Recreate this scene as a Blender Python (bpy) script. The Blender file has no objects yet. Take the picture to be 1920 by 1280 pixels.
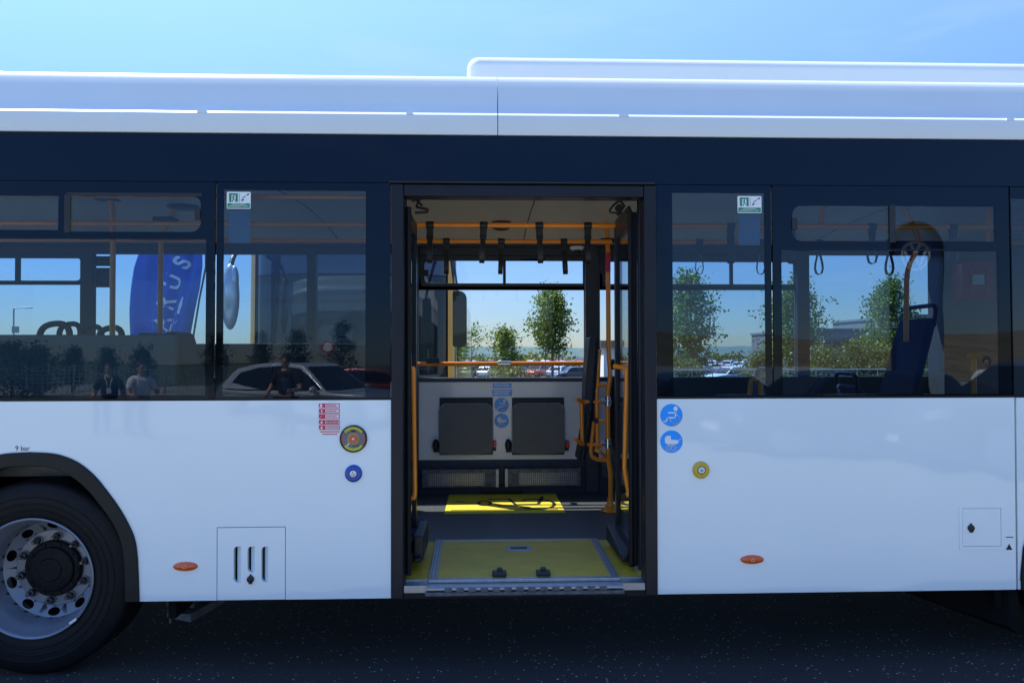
import bpy, bmesh, math, random
from mathutils import Vector, Matrix
random.seed(7)
R_ = math.radians
S = bpy.context.scene
COL = S.collection
# ------------------------------------------------------------------ camera
FPX = 1400.0
CAM = Vector((0, -3.8, 1.65))
_y, _p, _r = R_(2.02), R_(0.737), 0.00171
F = Vector((math.sin(_y)*math.cos(_p), math.cos(_y)*math.cos(_p), math.sin(_p)))
R0 = Vector((math.cos(_y), -math.sin(_y), 0)); U0 = R0.cross(F)
RV = R0*math.cos(_r) - U0*math.sin(_r); UV = U0*math.cos(_r) + R0*math.sin(_r)
cd = bpy.data.cameras.new('camera'); cam = bpy.data.objects.new('camera', cd); COL.objects.link(cam)
cd.sensor_width = 36; cd.lens = FPX/1920*36; cd.clip_start = .05; cd.clip_end = 9000
cam.matrix_world = Matrix(((RV.x, UV.x, -F.x, CAM.x), (RV.y, UV.y, -F.y, CAM.y), (RV.z, UV.z, -F.z, CAM.z), (0, 0, 0, 1)))
S.camera = cam
# ------------------------------------------------------------------ light
SUN_EL, SUN_AZ = R_(58), R_(-52)          # azimuth from +Y, towards -X
w = bpy.data.worlds.new('World'); S.world = w; w.use_nodes = True
nt = w.node_tree; bg = nt.nodes['Background']
sky = nt.nodes.new('ShaderNodeTexSky'); sky.sky_type = 'NISHITA'; sky.sun_disc = False
sky.sun_elevation = SUN_EL; sky.sun_rotation = SUN_AZ; sky.altitude = 200
sky.air_density = 1.0; sky.dust_density = .15; sky.ozone_density = 3.0
hs = nt.nodes.new('ShaderNodeHueSaturation'); hs.inputs['Saturation'].default_value = 1.08
wb = nt.nodes.new('ShaderNodeMix'); wb.data_type = 'RGBA'; wb.blend_type = 'MULTIPLY'; wb.inputs[0].default_value = 1; wb.inputs[7].default_value = (1.05, 1.02, 1.06, 1)
nt.links.new(sky.outputs[0], hs.inputs['Color']); nt.links.new(hs.outputs[0], wb.inputs[6])
# clear dry air: the band near the horizon is not much brighter than the sky above it
gtc = nt.nodes.new('ShaderNodeTexCoord'); gsp = nt.nodes.new('ShaderNodeSeparateXYZ'); grp = nt.nodes.new('ShaderNodeValToRGB')
nt.links.new(gtc.outputs['Generated'], gsp.inputs[0]); nt.links.new(gsp.outputs['Z'], grp.inputs[0])
for i_, (p_, v_) in enumerate(((0, (.26, .30, .37)), (.12, (.31, .38, .50)), (.25, (.46, .54, .68)), (.42, (.93, .95, 1.0)), (1, (1.15, 1.25, 1.35)))):
    e_ = grp.color_ramp.elements[i_] if i_ < 2 else grp.color_ramp.elements.new(p_)
    e_.position = p_; e_.color = (*v_, 1)
gm = nt.nodes.new('ShaderNodeMix'); gm.data_type = 'RGBA'; gm.blend_type = 'MULTIPLY'; gm.inputs[0].default_value = 1
nt.links.new(wb.outputs[2], gm.inputs[6]); nt.links.new(grp.outputs[0], gm.inputs[7])
cmap = nt.nodes.new('ShaderNodeMapping'); cmap.inputs['Scale'].default_value = (2.2, 2.2, 11); cn = nt.nodes.new('ShaderNodeTexNoise'); cn.inputs['Scale'].default_value = 1.6; cn.inputs['Detail'].default_value = 7; cn.inputs['Roughness'].default_value = .6
crm = nt.nodes.new('ShaderNodeMapRange'); crm.inputs[1].default_value = .52; crm.inputs[2].default_value = .78; crm.inputs[3].default_value = 0; crm.inputs[4].default_value = .16
cmx = nt.nodes.new('ShaderNodeMix'); cmx.data_type = 'RGBA'; cmx.inputs[7].default_value = (2.9, 3.1, 3.35, 1)
nt.links.new(gtc.outputs['Generated'], cmap.inputs[0]); nt.links.new(cmap.outputs[0], cn.inputs['Vector']); nt.links.new(cn.outputs[0], crm.inputs[0]); nt.links.new(crm.outputs[0], cmx.inputs[0]); nt.links.new(gm.outputs[2], cmx.inputs[6])
nt.links.new(cmx.outputs[2], bg.inputs[0]); bg.inputs[1].default_value = .15
sd = bpy.data.lights.new('sun', 'SUN'); sd.energy = 5; sd.angle = R_(.5); sd.color = (1, .95, .87)
so = bpy.data.objects.new('sun', sd); COL.objects.link(so)
SDIR = Vector((math.sin(SUN_AZ)*math.cos(SUN_EL), math.cos(SUN_AZ)*math.cos(SUN_EL), math.sin(SUN_EL)))
so.rotation_euler = SDIR.to_track_quat('Z', 'Y').to_euler()
S.view_settings.view_transform = 'Standard'; S.view_settings.look = 'None'
S.view_settings.exposure = 1.0; S.view_settings.gamma = 1
S.render.engine = 'CYCLES'
S.cycles.transparent_max_bounces = 40; S.cycles.max_bounces = 10; S.cycles.glossy_bounces = 5
S.cycles.use_denoising = True

# ------------------------------------------------------------------ pixel helpers
def W(px, py, Y=0.0):
    d = F + RV*((px-960)/FPX) - UV*((py-640)/FPX)
    return CAM + d*((Y-CAM.y)/d.y)
def X(px, Y=0.0, py=700): return W(px, py, Y).x
def Z(py, Y=0.0, px=960): return W(px, py, Y).z
def RW(px, py, d):                       # where something seen mirrored in the glass really stands
    q = W(px, py-29, d-3.8); return Vector((q.x, -q.y, q.z))
GZ = 0.03
def gz(y): return GZ - min(74, max(0, y-6))*.022

# ------------------------------------------------------------------ materials
def nm(name):
    m = bpy.data.materials.new(name); m.use_nodes = True
    return m, m.node_tree, m.node_tree.nodes['Principled BSDF']
def mat(name, col, rough=.5, metal=0, coat=0, var=.12, scale=6, bump=0, bscale=60, spec=.5, coatr=.04):
    m, t, b = nm(name)
    b.inputs['Roughness'].default_value = rough; b.inputs['Metallic'].default_value = metal
    b.inputs['Coat Weight'].default_value = coat; b.inputs['Coat Roughness'].default_value = coatr
    b.inputs['Specular IOR Level'].default_value = spec
    tc = t.nodes.new('ShaderNodeTexCoord'); n = t.nodes.new('ShaderNodeTexNoise')
    n.inputs['Scale'].default_value = scale; n.inputs['Detail'].default_value = 6
    t.links.new(tc.outputs['Object'], n.inputs['Vector'])
    r = t.nodes.new('ShaderNodeMapRange'); r.inputs[1].default_value = .3; r.inputs[2].default_value = .7
    r.inputs[3].default_value = 1-var; r.inputs[4].default_value = 1+var
    t.links.new(n.outputs[0], r.inputs[0])
    mx = t.nodes.new('ShaderNodeMix'); mx.data_type = 'RGBA'; mx.blend_type = 'MULTIPLY'; mx.inputs[0].default_value = 1
    mx.inputs[6].default_value = (*col, 1); t.links.new(r.outputs[0], mx.inputs[7])
    t.links.new(mx.outputs[2], b.inputs['Base Color'])
    if bump:
        n2 = t.nodes.new('ShaderNodeTexNoise'); n2.inputs['Scale'].default_value = bscale; n2.inputs['Detail'].default_value = 4
        t.links.new(tc.outputs['Object'], n2.inputs['Vector'])
        bp = t.nodes.new('ShaderNodeBump'); bp.inputs['Strength'].default_value = bump; bp.inputs['Distance'].default_value = .01
        t.links.new(n2.outputs[0], bp.inputs['Height']); t.links.new(bp.outputs[0], b.inputs['Normal'])
    return m
def wavy(t, sock, scale, dist):
    tc = t.nodes.new('ShaderNodeTexCoord'); n = t.nodes.new('ShaderNodeTexNoise'); n.inputs['Scale'].default_value = scale; n.inputs['Detail'].default_value = 1
    t.links.new(tc.outputs['Object'], n.inputs['Vector']); b = t.nodes.new('ShaderNodeBump'); b.inputs['Strength'].default_value = 1; b.inputs['Distance'].default_value = dist
    t.links.new(n.outputs[0], b.inputs['Height']); t.links.new(b.outputs[0], sock)
def glass(name, tint, ior=1.5, dirt=0.0):
    m, t, b = nm(name); t.nodes.remove(b); out = t.nodes['Material Output']
    tr = t.nodes.new('ShaderNodeBsdfTransparent'); tr.inputs[0].default_value = (*tint, 1)
    gl = t.nodes.new('ShaderNodeBsdfGlossy'); gl.inputs['Roughness'].default_value = .0
    fr = t.nodes.new('ShaderNodeFresnel'); fr.inputs[0].default_value = ior
    ge = t.nodes.new('ShaderNodeNewGeometry')          # same reflectance from either face of the sheet
    iv = t.nodes.new('ShaderNodeMapRange'); iv.inputs[3].default_value = ior; iv.inputs[4].default_value = 1/ior
    t.links.new(ge.outputs['Backfacing'], iv.inputs[0])
    mi = t.nodes.new('ShaderNodeMath'); mi.operation = 'ADD'; mi.inputs[1].default_value = 0
    t.links.new(iv.outputs[0], mi.inputs[0]); t.links.new(mi.outputs[0], fr.inputs[0])
    if dirt: wavy(t, gl.inputs['Normal'], 2.2, dirt)
    mx = t.nodes.new('ShaderNodeMixShader')
    t.links.new(fr.outputs[0], mx.inputs[0]); t.links.new(tr.outputs[0], mx.inputs[1]); t.links.new(gl.outputs[0], mx.inputs[2])
    t.links.new(mx.outputs[0], out.inputs[0])
    return m
M = {}
M['white'] = mat('white_paint', (.765, .845, .855), .32, 0, .8, .012, 1.5)
M['roofwhite'] = mat('roof_white_paint', (.68, .735, .745), .30, 0, .4, .02, 2.5)
M['navy'] = mat('dark_navy_gloss', (.002, .003, .006), .05, 0, .0, .1, 3, 0, 60, .4)
M['frit'] = mat('black_glazing_edge', (.002, .003, .005), .03, 0, 0, .1, 3, 0, 60, .4)
M['frame'] = mat('dark_grey_frame', (.010, .012, .018), .34, 0, 0, .12, 5, 0, 60, .28)
for k_, d_ in (('navy', .003), ('frit', .0008)): wavy(M[k_].node_tree, M[k_].node_tree.nodes['Principled BSDF'].inputs['Normal'], 2.2, d_)
wavy(M['white'].node_tree, M['white'].node_tree.nodes['Principled BSDF'].inputs['Coat Normal'], 1.6, .010)
M['white'].node_tree.nodes['Principled BSDF'].inputs['Coat Weight'].default_value = 1; M['white'].node_tree.nodes['Principled BSDF'].inputs['Coat IOR'].default_value = 1.6
for k_ in ('navy', 'frit'): M[k_].node_tree.nodes['Principled BSDF'].inputs['Specular Tint'].default_value = (.58, .80, 1, 1)
M['rubber'] = mat('black_rubber', (.007, .007, .008), .6, 0, 0, .2, 20, .15, 90, .3)
M['tyre'] = mat('tyre_rubber', (.007, .007, .008), .62, 0, 0, .25, 14, .25, 120, .25)
M['arch'] = mat('wheel_arch_rubber', (.011, .0105, .0105), .5, 0, 0, .15, 9, .1, 80, .3)
M['rim'] = mat('silver_wheel_paint', (.23, .25, .29), .36, .3, .0, .10, 8)
M['nut'] = mat('zinc_nut', (.12, .12, .13), .38, .8, 0, .2, 60)
M['hub'] = mat('black_hub', (.006, .006, .007), .6, 0, 0, .4, 25, .5, 60, .25)
M['floor'] = mat('blue_grey_floor_vinyl', (.075, .080, .088), .42, 0, 0, .18, 30, .08, 300)
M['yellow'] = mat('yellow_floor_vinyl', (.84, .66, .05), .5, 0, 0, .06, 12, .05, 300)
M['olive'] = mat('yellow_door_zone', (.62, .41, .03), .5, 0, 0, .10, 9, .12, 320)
M['alu'] = mat('brushed_aluminium', (.40, .41, .43), .38, .8, 0, .10, 30)
M['orange'] = mat('orange_tube_paint', (.95, .27, .008), .32, 0, .5, .05, 10)
M['wallgrey'] = mat('pale_wall_panel', (.42, .42, .42), .33, 0, .2, .06, 4)
M['cabgrey'] = mat('cabin_grey_panel', (.065, .07, .08), .4, 0, 0, .06, 4)
M['slate'] = mat('dark_slate_panel', (.045, .055, .050), .5, 0, 0, .06, 4)
M['wallwhite'] = mat('white_wall_laminate', (.80, .79, .78), .16, 0, .4, .03, 3)
M['dark'] = mat('dark_interior_trim', (.035, .042, .058), .5, 0, 0, .12, 10)
M['black'] = mat('black_plastic', (.012, .012, .014), .45, 0, 0, .15, 20)
M['ceil'] = mat('beige_ceiling', (.62, .54, .40), .5, 0, 0, .04, 2)
M['seat'] = mat('grey_seat_shell', (.11, .113, .115), .5, 0, 0, .06, 8, .06, 200)
M['seatblue'] = mat('navy_seat_fabric', (.012, .022, .065), .8, 0, 0, .2, 40, .2, 200)
M['chassis'] = mat('black_chassis', (.006, .006, .006), .9, 0, 0, .3, 10, 0, 60, .15)
M['grime'] = mat('grimy_steel', (.12, .125, .135), .6, .3, 0, .35, 25, .2, 80)
M['red'] = mat('red_print', (.62, .02, .07), .4, 0, .3, .03)
M['redbox'] = mat('red_plastic', (.60, .022, .02), .35, 0, .3, .06)
M['blue'] = mat('sky_blue_sticker', (.0, .32, .95), .35, 0, .3, .02)
M['deepblue'] = mat('blue_button', (.0, .06, .38), .35, 0, .4, .03)
M['butyel'] = mat('yellow_button', (.62, .42, .01), .35, 0, .4, .04)
M['sticker'] = mat('white_sticker', (.78, .80, .79), .4, 0, .2, .02)
M['green'] = mat('green_print', (.0, .22, .10), .4, 0, .2, .03)
M['ink'] = mat('black_ink', (.015, .015, .02), .5, 0, 0, .05)
M['lens'] = mat('orange_marker_lens', (.75, .10, .005), .18, 0, .8, .10, 40, .2, 90)
M['lensdot'] = mat('pale_reflector', (.85, .55, .35), .2, 0, .5, .02)
M['steel'] = mat('chrome_bracket', (.62, .63, .66), .22, .9, 0, .05)
M['amb'] = mat('amber_ring_print', (.55, .12, .05), .4, 0, .2, .1, 60)
M['lime'] = mat('lime_ring_print', (.55, .55, .02), .4, 0, .2, .05)
M['gauge'] = mat('grey_dial_face', (.10, .12, .15), .25, 0, .5, .2, 40)
M['gold'] = mat('gold_dial_rings', (.36, .25, .06), .35, 0, .3, .25, 60)
M['notice'] = mat('pale_notice_back', (.17, .18, .20), .6, 0, 0, .03)
M['coachnavy'] = mat('coach_navy_paint', (.010, .017, .045), .12, 0, 1, .05)
M['coachor'] = mat('coach_orange_paint', (.85, .36, .01), .3, 0, .8, .03)
M['silver'] = mat('silver_paint', (.50, .51, .53), .28, .5, .8, .03)
M['flagblue'] = mat('blue_flag_cloth', (.02, .10, .48), .8, 0, 0, .06, 6)
M['navycloth'] = mat('navy_flag_cloth', (.010, .035, .15), .85, 0, 0, .06, 6)
M['flagwhite'] = mat('white_flag_print', (.80, .81, .83), .8, 0, 0, .02)
M['bark'] = mat('grey_bark', (.10, .085, .065), .9, 0, 0, .3, 20, .4, 40)
M['stake'] = mat('wooden_stake', (.22, .17, .11), .9, 0, 0, .2, 20)
M['galv'] = mat('galvanised_steel', (.38, .40, .42), .42, .7, 0, .1, 10)
M['bldg'] = mat('grey_cladding', (.13, .145, .17), .6, 0, 0, .08, .5)
M['bldglight'] = mat('pale_cladding', (.42, .43, .45), .6, 0, 0, .06, .5)
M['bldgwin'] = mat('dark_window_band', (.02, .03, .04), .08, 0, 0, .2, 2)
M['conc'] = mat('pale_render', (.62, .60, .56), .8, 0, 0, .06, 1)
M['g_near'] = glass('tinted_window_glass', (.65, .775, .86), 1.5, .0008)
M['g_far'] = glass('far_window_glass', (.96, .98, .985), 1.36)
M['g_door'] = glass('door_glass', (.84, .90, .93))
M['g_car'] = mat('dark_car_glass', (.012, .016, .02), .03, 0, 0, .1)
M['skin'] = mat('skin', (.45, .27, .20), .55, 0, 0, .06, 8)
M['hair'] = mat('dark_hair', (.03, .02, .015), .7, 0, 0, .2, 30)
M['shirtw'] = mat('white_shirt_cloth', (.75, .75, .78), .85, 0, 0, .05, 10)
M['shirtb'] = mat('black_shirt_cloth', (.02, .02, .025), .85, 0, 0, .1, 10)
M['jeans'] = mat('dark_trousers_cloth', (.03, .035, .06), .85, 0, 0, .1, 10)

def leafmat(name, a, b_):
    m, t, b = nm(name)
    b.inputs['Roughness'].default_value = .5
    ge = t.nodes.new('ShaderNodeNewGeometry'); ramp = t.nodes.new('ShaderNodeValToRGB')
    ramp.color_ramp.elements[0].color = (*a, 1); ramp.color_ramp.elements[1].color = (*b_, 1)
    t.links.new(ge.outputs['Random Per Island'], ramp.inputs[0]); t.links.new(ramp.outputs[0], b.inputs['Base Color'])
    tl = t.nodes.new('ShaderNodeBsdfTranslucent'); t.links.new(ramp.outputs[0], tl.inputs[0])
    mx = t.nodes.new('ShaderNodeMixShader'); mx.inputs[0].default_value = .42
    t.links.new(b.outputs[0], mx.inputs[1]); t.links.new(tl.outputs[0], mx.inputs[2])
    t.links.new(mx.outputs[0], t.nodes['Material Output'].inputs[0])
    return m
M['leaf'] = leafmat('linden_leaves', (.05, .105, .014), (.20, .27, .035))
M['leafdark'] = leafmat('hedge_leaves', (.05, .085, .014), (.20, .20, .035))
M['conif'] = leafmat('conifer_needles', (.012, .035, .012), (.03, .06, .02))

def asphalt():
    m, t, b = nm('asphalt'); L = t.links
    tc = t.nodes.new('ShaderNodeTexCoord')
    n = t.nodes.new('ShaderNodeTexNoise'); n.inputs['Scale'].default_value = 130; n.inputs['Detail'].default_value = 5
    n3 = t.nodes.new('ShaderNodeTexNoise'); n3.inputs['Scale'].default_value = 1.7; n3.inputs['Detail'].default_value = 5
    v = t.nodes.new('ShaderNodeTexVoronoi'); v.inputs['Scale'].default_value = 62
    for q in (n, n3, v): L.new(tc.outputs['Object'], q.inputs['Vector'])
    r1 = t.nodes.new('ShaderNodeValToRGB'); r1.color_ramp.elements[0].position = .3; r1.color_ramp.elements[1].position = .75
    r1.color_ramp.elements[0].color = (.006, .0065, .008, 1); r1.color_ramp.elements[1].color = (.040, .041, .045, 1)
    L.new(n.outputs[0], r1.inputs[0])
    # pale stones: only some cells, only near the cell centre
    sx = t.nodes.new('ShaderNodeSeparateColor'); L.new(v.outputs['Color'], sx.inputs[0])
    g1 = t.nodes.new('ShaderNodeMath'); g1.operation = 'GREATER_THAN'; g1.inputs[1].default_value = .885; L.new(sx.outputs[0], g1.inputs[0])
    g2 = t.nodes.new('ShaderNodeMapRange'); g2.inputs[1].default_value = .22; g2.inputs[2].default_value = .36
    g2.inputs[3].default_value = 1; g2.inputs[4].default_value = 0; L.new(v.outputs['Distance'], g2.inputs[0])
    mu = t.nodes.new('ShaderNodeMath'); mu.operation = 'MULTIPLY'; L.new(g1.outputs[0], mu.inputs[0]); L.new(g2.outputs[0], mu.inputs[1])
    mu2 = t.nodes.new('ShaderNodeMath'); mu2.operation = 'MULTIPLY'; L.new(mu.outputs[0], mu2.inputs[0]); L.new(sx.outputs[1], mu2.inputs[1])
    mx = t.nodes.new('ShaderNodeMix'); mx.data_type = 'RGBA'; L.new(mu2.outputs[0], mx.inputs[0])
    L.new(r1.outputs[0], mx.inputs[6]); mx.inputs[7].default_value = (.62, .62, .62, 1)
    r3 = t.nodes.new('ShaderNodeMapRange'); r3.inputs[3].default_value = .7; r3.inputs[4].default_value = 1.3; L.new(n3.outputs[0], r3.inputs[0])
    m2 = t.nodes.new('ShaderNodeMix'); m2.data_type = 'RGBA'; m2.blend_type = 'MULTIPLY'; m2.inputs[0].default_value = 1
    L.new(mx.outputs[2], m2.inputs[6]); L.new(r3.outputs[0], m2.inputs[7]); L.new(m2.outputs[2], b.inputs['Base Color'])
    b.inputs['Roughness'].default_value = .8
    bp = t.nodes.new('ShaderNodeBump'); bp.inputs['Strength'].default_value = .8; bp.inputs['Distance'].default_value = .006
    L.new(n.outputs[0], bp.inputs['Height']); L.new(bp.outputs[0], b.inputs['Normal'])
    return m
M['asphalt'] = asphalt()
def grass(name, a, b_, c, sc=.5):
    m, t, b = nm(name); L = t.links
    tc = t.nodes.new('ShaderNodeTexCoord'); n = t.nodes.new('ShaderNodeTexNoise'); n.inputs['Scale'].default_value = sc; n.inputs['Detail'].default_value = 9
    n.inputs['Roughness'].default_value = .7
    L.new(tc.outputs['Object'], n.inputs['Vector']); r = t.nodes.new('ShaderNodeValToRGB')
    r.color_ramp.elements[0].position = .3; r.color_ramp.elements[1].position = .7
    r.color_ramp.elements[0].color = (*a, 1); r.color_ramp.elements[1].color = (*c, 1)
    e = r.color_ramp.elements.new(.5); e.color = (*b_, 1)
    L.new(n.outputs[0], r.inputs[0]); L.new(r.outputs[0], b.inputs['Base Color']); b.inputs['Roughness'].default_value = .9
    return m
M['bouncepave'] = grass('pale_bounce_paving', (.215, .218, .19), (.255, .26, .225), (.30, .30, .26), 1.5)  # pale tone set for the light it bounces onto the bus
M['drygrass'] = grass('dry_grass', (.09, .065, .03), (.17, .12, .055), (.26, .19, .09), .35)
M['bankgrass'] = grass('green_grass', (.03, .05, .015), (.05, .075, .02), (.09, .11, .035), .4)
M['hazedhill'] = grass('hazed_wooded_hill', (.022, .055, .062), (.040, .088, .09), (.075, .125, .11), .03)  # distance haze is put into the blue-green foliage colour

# ------------------------------------------------------------------ mesh builder
class MB:
    def __init__(s): s.bm = bmesh.new()
    def _new(s, faces, m):
        for f in faces: f.material_index = m
    def box(s, x0, x1, y0, y1, z0, z1, m=0, shear=None):
        vs = []
        for z in (z0, z1):
            for (x, y) in ((x0, y0), (x1, y0), (x1, y1), (x0, y1)): vs.append(s.bm.verts.new((x, y, z)))
        fs = [(3, 2, 1, 0), (4, 5, 6, 7), (0, 1, 5, 4), (1, 2, 6, 5), (2, 3, 7, 6), (3, 0, 4, 7)]
        s._new([s.bm.faces.new([vs[i] for i in f]) for f in fs], m); return s
    def hexa(s, pts, m=0):                # 8 points: bottom ring, top ring
        vs = [s.bm.verts.new(p) for p in pts]
        fs = [(3, 2, 1, 0), (4, 5, 6, 7), (0, 1, 5, 4), (1, 2, 6, 5), (2, 3, 7, 6), (3, 0, 4, 7)]
        s._new([s.bm.faces.new([vs[i] for i in f]) for f in fs], m); return s
    def plate(s, outer, y0, y1, holes=(), m=0, yf=None):   # outline in (x,z), thickness y0..y1, real holes
        bm = bmesh.new(); es = []
        for loop in [outer]+list(holes):
            v = [bm.verts.new((p[0], 0, p[1])) for p in loop]
            for i in range(len(v)): es.append(bm.edges.new((v[i], v[(i+1) % len(v)])))
        bmesh.ops.triangle_fill(bm, use_beauty=True, use_dissolve=False, edges=es, normal=(0, -1, 0))
        bmesh.ops.recalc_face_normals(bm, faces=bm.faces)
        base = [v for v in bm.verts]; off = len(base)
        idx = {v: i for i, v in enumerate(base)}
        A = [s.bm.verts.new((v.co.x, y0+(yf(v.co.z) if yf else 0), v.co.z)) for v in base]
        B = [s.bm.verts.new((v.co.x, y1+(yf(v.co.z) if yf else 0), v.co.z)) for v in base]
        nf = []
        for f in bm.faces:
            ids = [idx[v] for v in f.verts]
            if f.normal.y > 0: ids = ids[::-1]
            nf.append(s.bm.faces.new([A[i] for i in ids])); nf.append(s.bm.faces.new([B[i] for i in ids[::-1]]))
        for e in bm.edges:
            if len(e.link_faces) == 1:
                a, b = idx[e.verts[0]], idx[e.verts[1]]
                nf.append(s.bm.faces.new((A[a], A[b], B[b], B[a])))
        s._new(nf, m); bm.free(); return s
    def tube(s, pts, r, seg=10, m=0, closed=False, cap=True, r2=None):
        P = [Vector(p) for p in pts]; n = len(P); rings = []
        ref = None
        for i in range(n):
            a = P[i-1] if (i > 0 or closed) else P[i]; b = P[(i+1) % n] if (i < n-1 or closed) else P[i]
            t = (b-a).normalized()
            if ref is None:
                ref = Vector((0, 0, 1)) if abs(t.z) < .9 else Vector((1, 0, 0))
            u = (ref - t*ref.dot(t)).normalized(); v = t.cross(u); ref = u
            rr = r if r2 is None else r+(r2-r)*i/(n-1)
            rings.append([s.bm.verts.new(P[i]+(u*math.cos(k*2*math.pi/seg)+v*math.sin(k*2*math.pi/seg))*rr) for k in range(seg)])
        fs = []
        for i in range(n if closed else n-1):
            A, B = rings[i], rings[(i+1) % n]
            for k in range(seg): fs.append(s.bm.faces.new((A[k], A[(k+1) % seg], B[(k+1) % seg], B[k])))
        if cap and not closed:
            fs.append(s.bm.faces.new(rings[0][::-1])); fs.append(s.bm.faces.new(rings[-1]))
        s._new(fs, m); return s
    def lathe(s, prof, c, axis='Y', seg=48, m=0, caps=(True, True), sx=1, sz=1):   # prof: (radius, distance along axis)
        rings = []
        for (r, h) in prof:
            ring = []
            for k in range(seg):
                a = 2*math.pi*k/seg; ca, sa = math.cos(a)*r, math.sin(a)*r
                if axis == 'Y': p = (c[0]+ca*sx, c[1]+h, c[2]+sa*sz)
                elif axis == 'Z': p = (c[0]+ca, c[1]+sa, c[2]+h)
                else: p = (c[0]+h, c[1]+ca, c[2]+sa)
                ring.append(s.bm.verts.new(p))
            rings.append(ring)
        fs = []
        for A, B in zip(rings, rings[1:]):
            for k in range(seg): fs.append(s.bm.faces.new((A[k], A[(k+1) % seg], B[(k+1) % seg], B[k])))
        if caps[0]: fs.append(s.bm.faces.new(rings[0][::-1]))
        if caps[1]: fs.append(s.bm.faces.new(rings[-1]))
        s._new(fs, m); return s
    def extr(s, prof, x0, x1, m=0, closed=True, nx=1):     # profile in (y,z) swept along x
        rings = []
        for i in range(nx+1):
            x = x0+(x1-x0)*i/nx; rings.append([s.bm.verts.new((x, p[0], p[1])) for p in prof])
        n = len(prof); fs = []
        for A, B in zip(rings, rings[1:]):
            for k in range(n if closed else n-1): fs.append(s.bm.faces.new((A[k], B[k], B[(k+1) % n], A[(k+1) % n])))
        if closed: fs.append(s.bm.faces.new(rings[0])); fs.append(s.bm.faces.new(rings[-1][::-1]))
        s._new(fs, m); return s
    def ell(s, c, r, u=16, v=10, m=0):
        g = bmesh.ops.create_uvsphere(s.bm, u_segments=u, v_segments=v, radius=1)
        for q in g['verts']: q.co = Vector((c[0]+q.co.x*r[0], c[1]+q.co.y*r[1], c[2]+q.co.z*r[2]))
        s._new({f for q in g['verts'] for f in q.link_faces}, m); return s
    def sheet(s, pts, m=0):
        s._new([s.bm.faces.new([s.bm.verts.new(p) for p in pts])], m); return s
    def build(s, name, mats, parent=None, bevel=0, bseg=2, smooth=35, recalc=True):
        if recalc: bmesh.ops.recalc_face_normals(s.bm, faces=s.bm.faces)
        me = bpy.data.meshes.new(name); s.bm.to_mesh(me); s.bm.free()
        if not isinstance(mats, (list, tuple)): mats = [mats]
        for q in mats: me.materials.append(M[q] if isinstance(q, str) else q)
        if smooth:
            me.shade_smooth(); me.set_sharp_from_angle(angle=R_(smooth))
        o = bpy.data.objects.new(name, me); COL.objects.link(o)
        if parent is not None: par(o, parent)
        if bevel:
            b = o.modifiers.new('bevel', 'BEVEL'); b.width = bevel; b.segments = bseg; b.limit_method = 'ANGLE'; b.angle_limit = R_(40); b.harden_normals = True
        return o
def par(o, p):
    o.parent = p
    q = p
    inv = Matrix.Identity(4)
    while q is not None:
        if q.parent is None: inv = Matrix.LocRotScale(q.location, q.rotation_euler, q.scale).inverted()
        q = q.parent
    if p.parent is None: o.matrix_parent_inverse = inv
def thing(name, label, cat, loc=(0, 0, 0), rz=0, group=None):
    o = bpy.data.objects.new(name, None); COL.objects.link(o); o.location = loc; o.rotation_euler = (0, 0, rz)
    o.empty_display_size = .2
    return tag(o, label, cat, group)
def tag(o, label=None, cat=None, group=None, kind=None):
    if label: o['label'] = label
    if cat: o['category'] = cat
    if group: o['group'] = group
    if kind: o['kind'] = kind
    return o
def local(o, p):                         # parent keeping mesh in the thing's own coordinates
    o.parent = p; o.matrix_parent_inverse = Matrix.Identity(4); return o
def copy_tree(o, parent=None):
    c = o.copy(); COL.objects.link(c)
    if parent is not None:
        c.parent = parent; c.matrix_parent_inverse = o.matrix_parent_inverse.copy()
    for ch in list(o.children): copy_tree(ch, c)
    return c
def arc(cx, cz, r, a0, a1, n=8): return [(cx+r*math.cos(R_(a0+(a1-a0)*i/n)), cz+r*math.sin(R_(a0+(a1-a0)*i/n))) for i in range(n+1)]
def rrect(x0, x1, z0, z1, r=(0, 0, 0, 0), n=6):            # radii: bl, br, tr, tl ; counter-clockwise
    if not isinstance(r, tuple): r = (r,)*4
    o = []
    for (cx, cz, rr, a) in ((x0, z0, r[0], 180), (x1, z0, r[1], 270), (x1, z1, r[2], 0), (x0, z1, r[3], 90)):
        if rr <= 0: o.append((cx, cz)); continue
        qx = cx+rr if cx == x0 else cx-rr; qz = cz+rr if cz == z0 else cz-rr
        o += arc(qx, qz, rr, a, a+90, n)
    return o
def pxr(x0, x1, y0, y1, Y=0):             # pixel rectangle -> x0,x1,z0,z1 on plane Y
    ym = (y0+y1)/2; xm = (x0+x1)/2
    return X(x0, Y, ym), X(x1, Y, ym), Z(y1, Y, xm), Z(y0, Y, xm)
def bez(pts, rad, n=6):                   # polyline with rounded corners
    P = [Vector(p) for p in pts]; o = [P[0]]
    for a, b, c in zip(P, P[1:], P[2:]):
        u = (a-b); v = (c-b); r = min(rad, u.length*.45, v.length*.45); s0 = b+u.normalized()*r; e = b+v.normalized()*r
        for i in range(n+1):
            t = i/n; o.append(s0*(1-t)**2+b*2*t*(1-t)+e*t*t)
    o.append(P[-1]); return o
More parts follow.
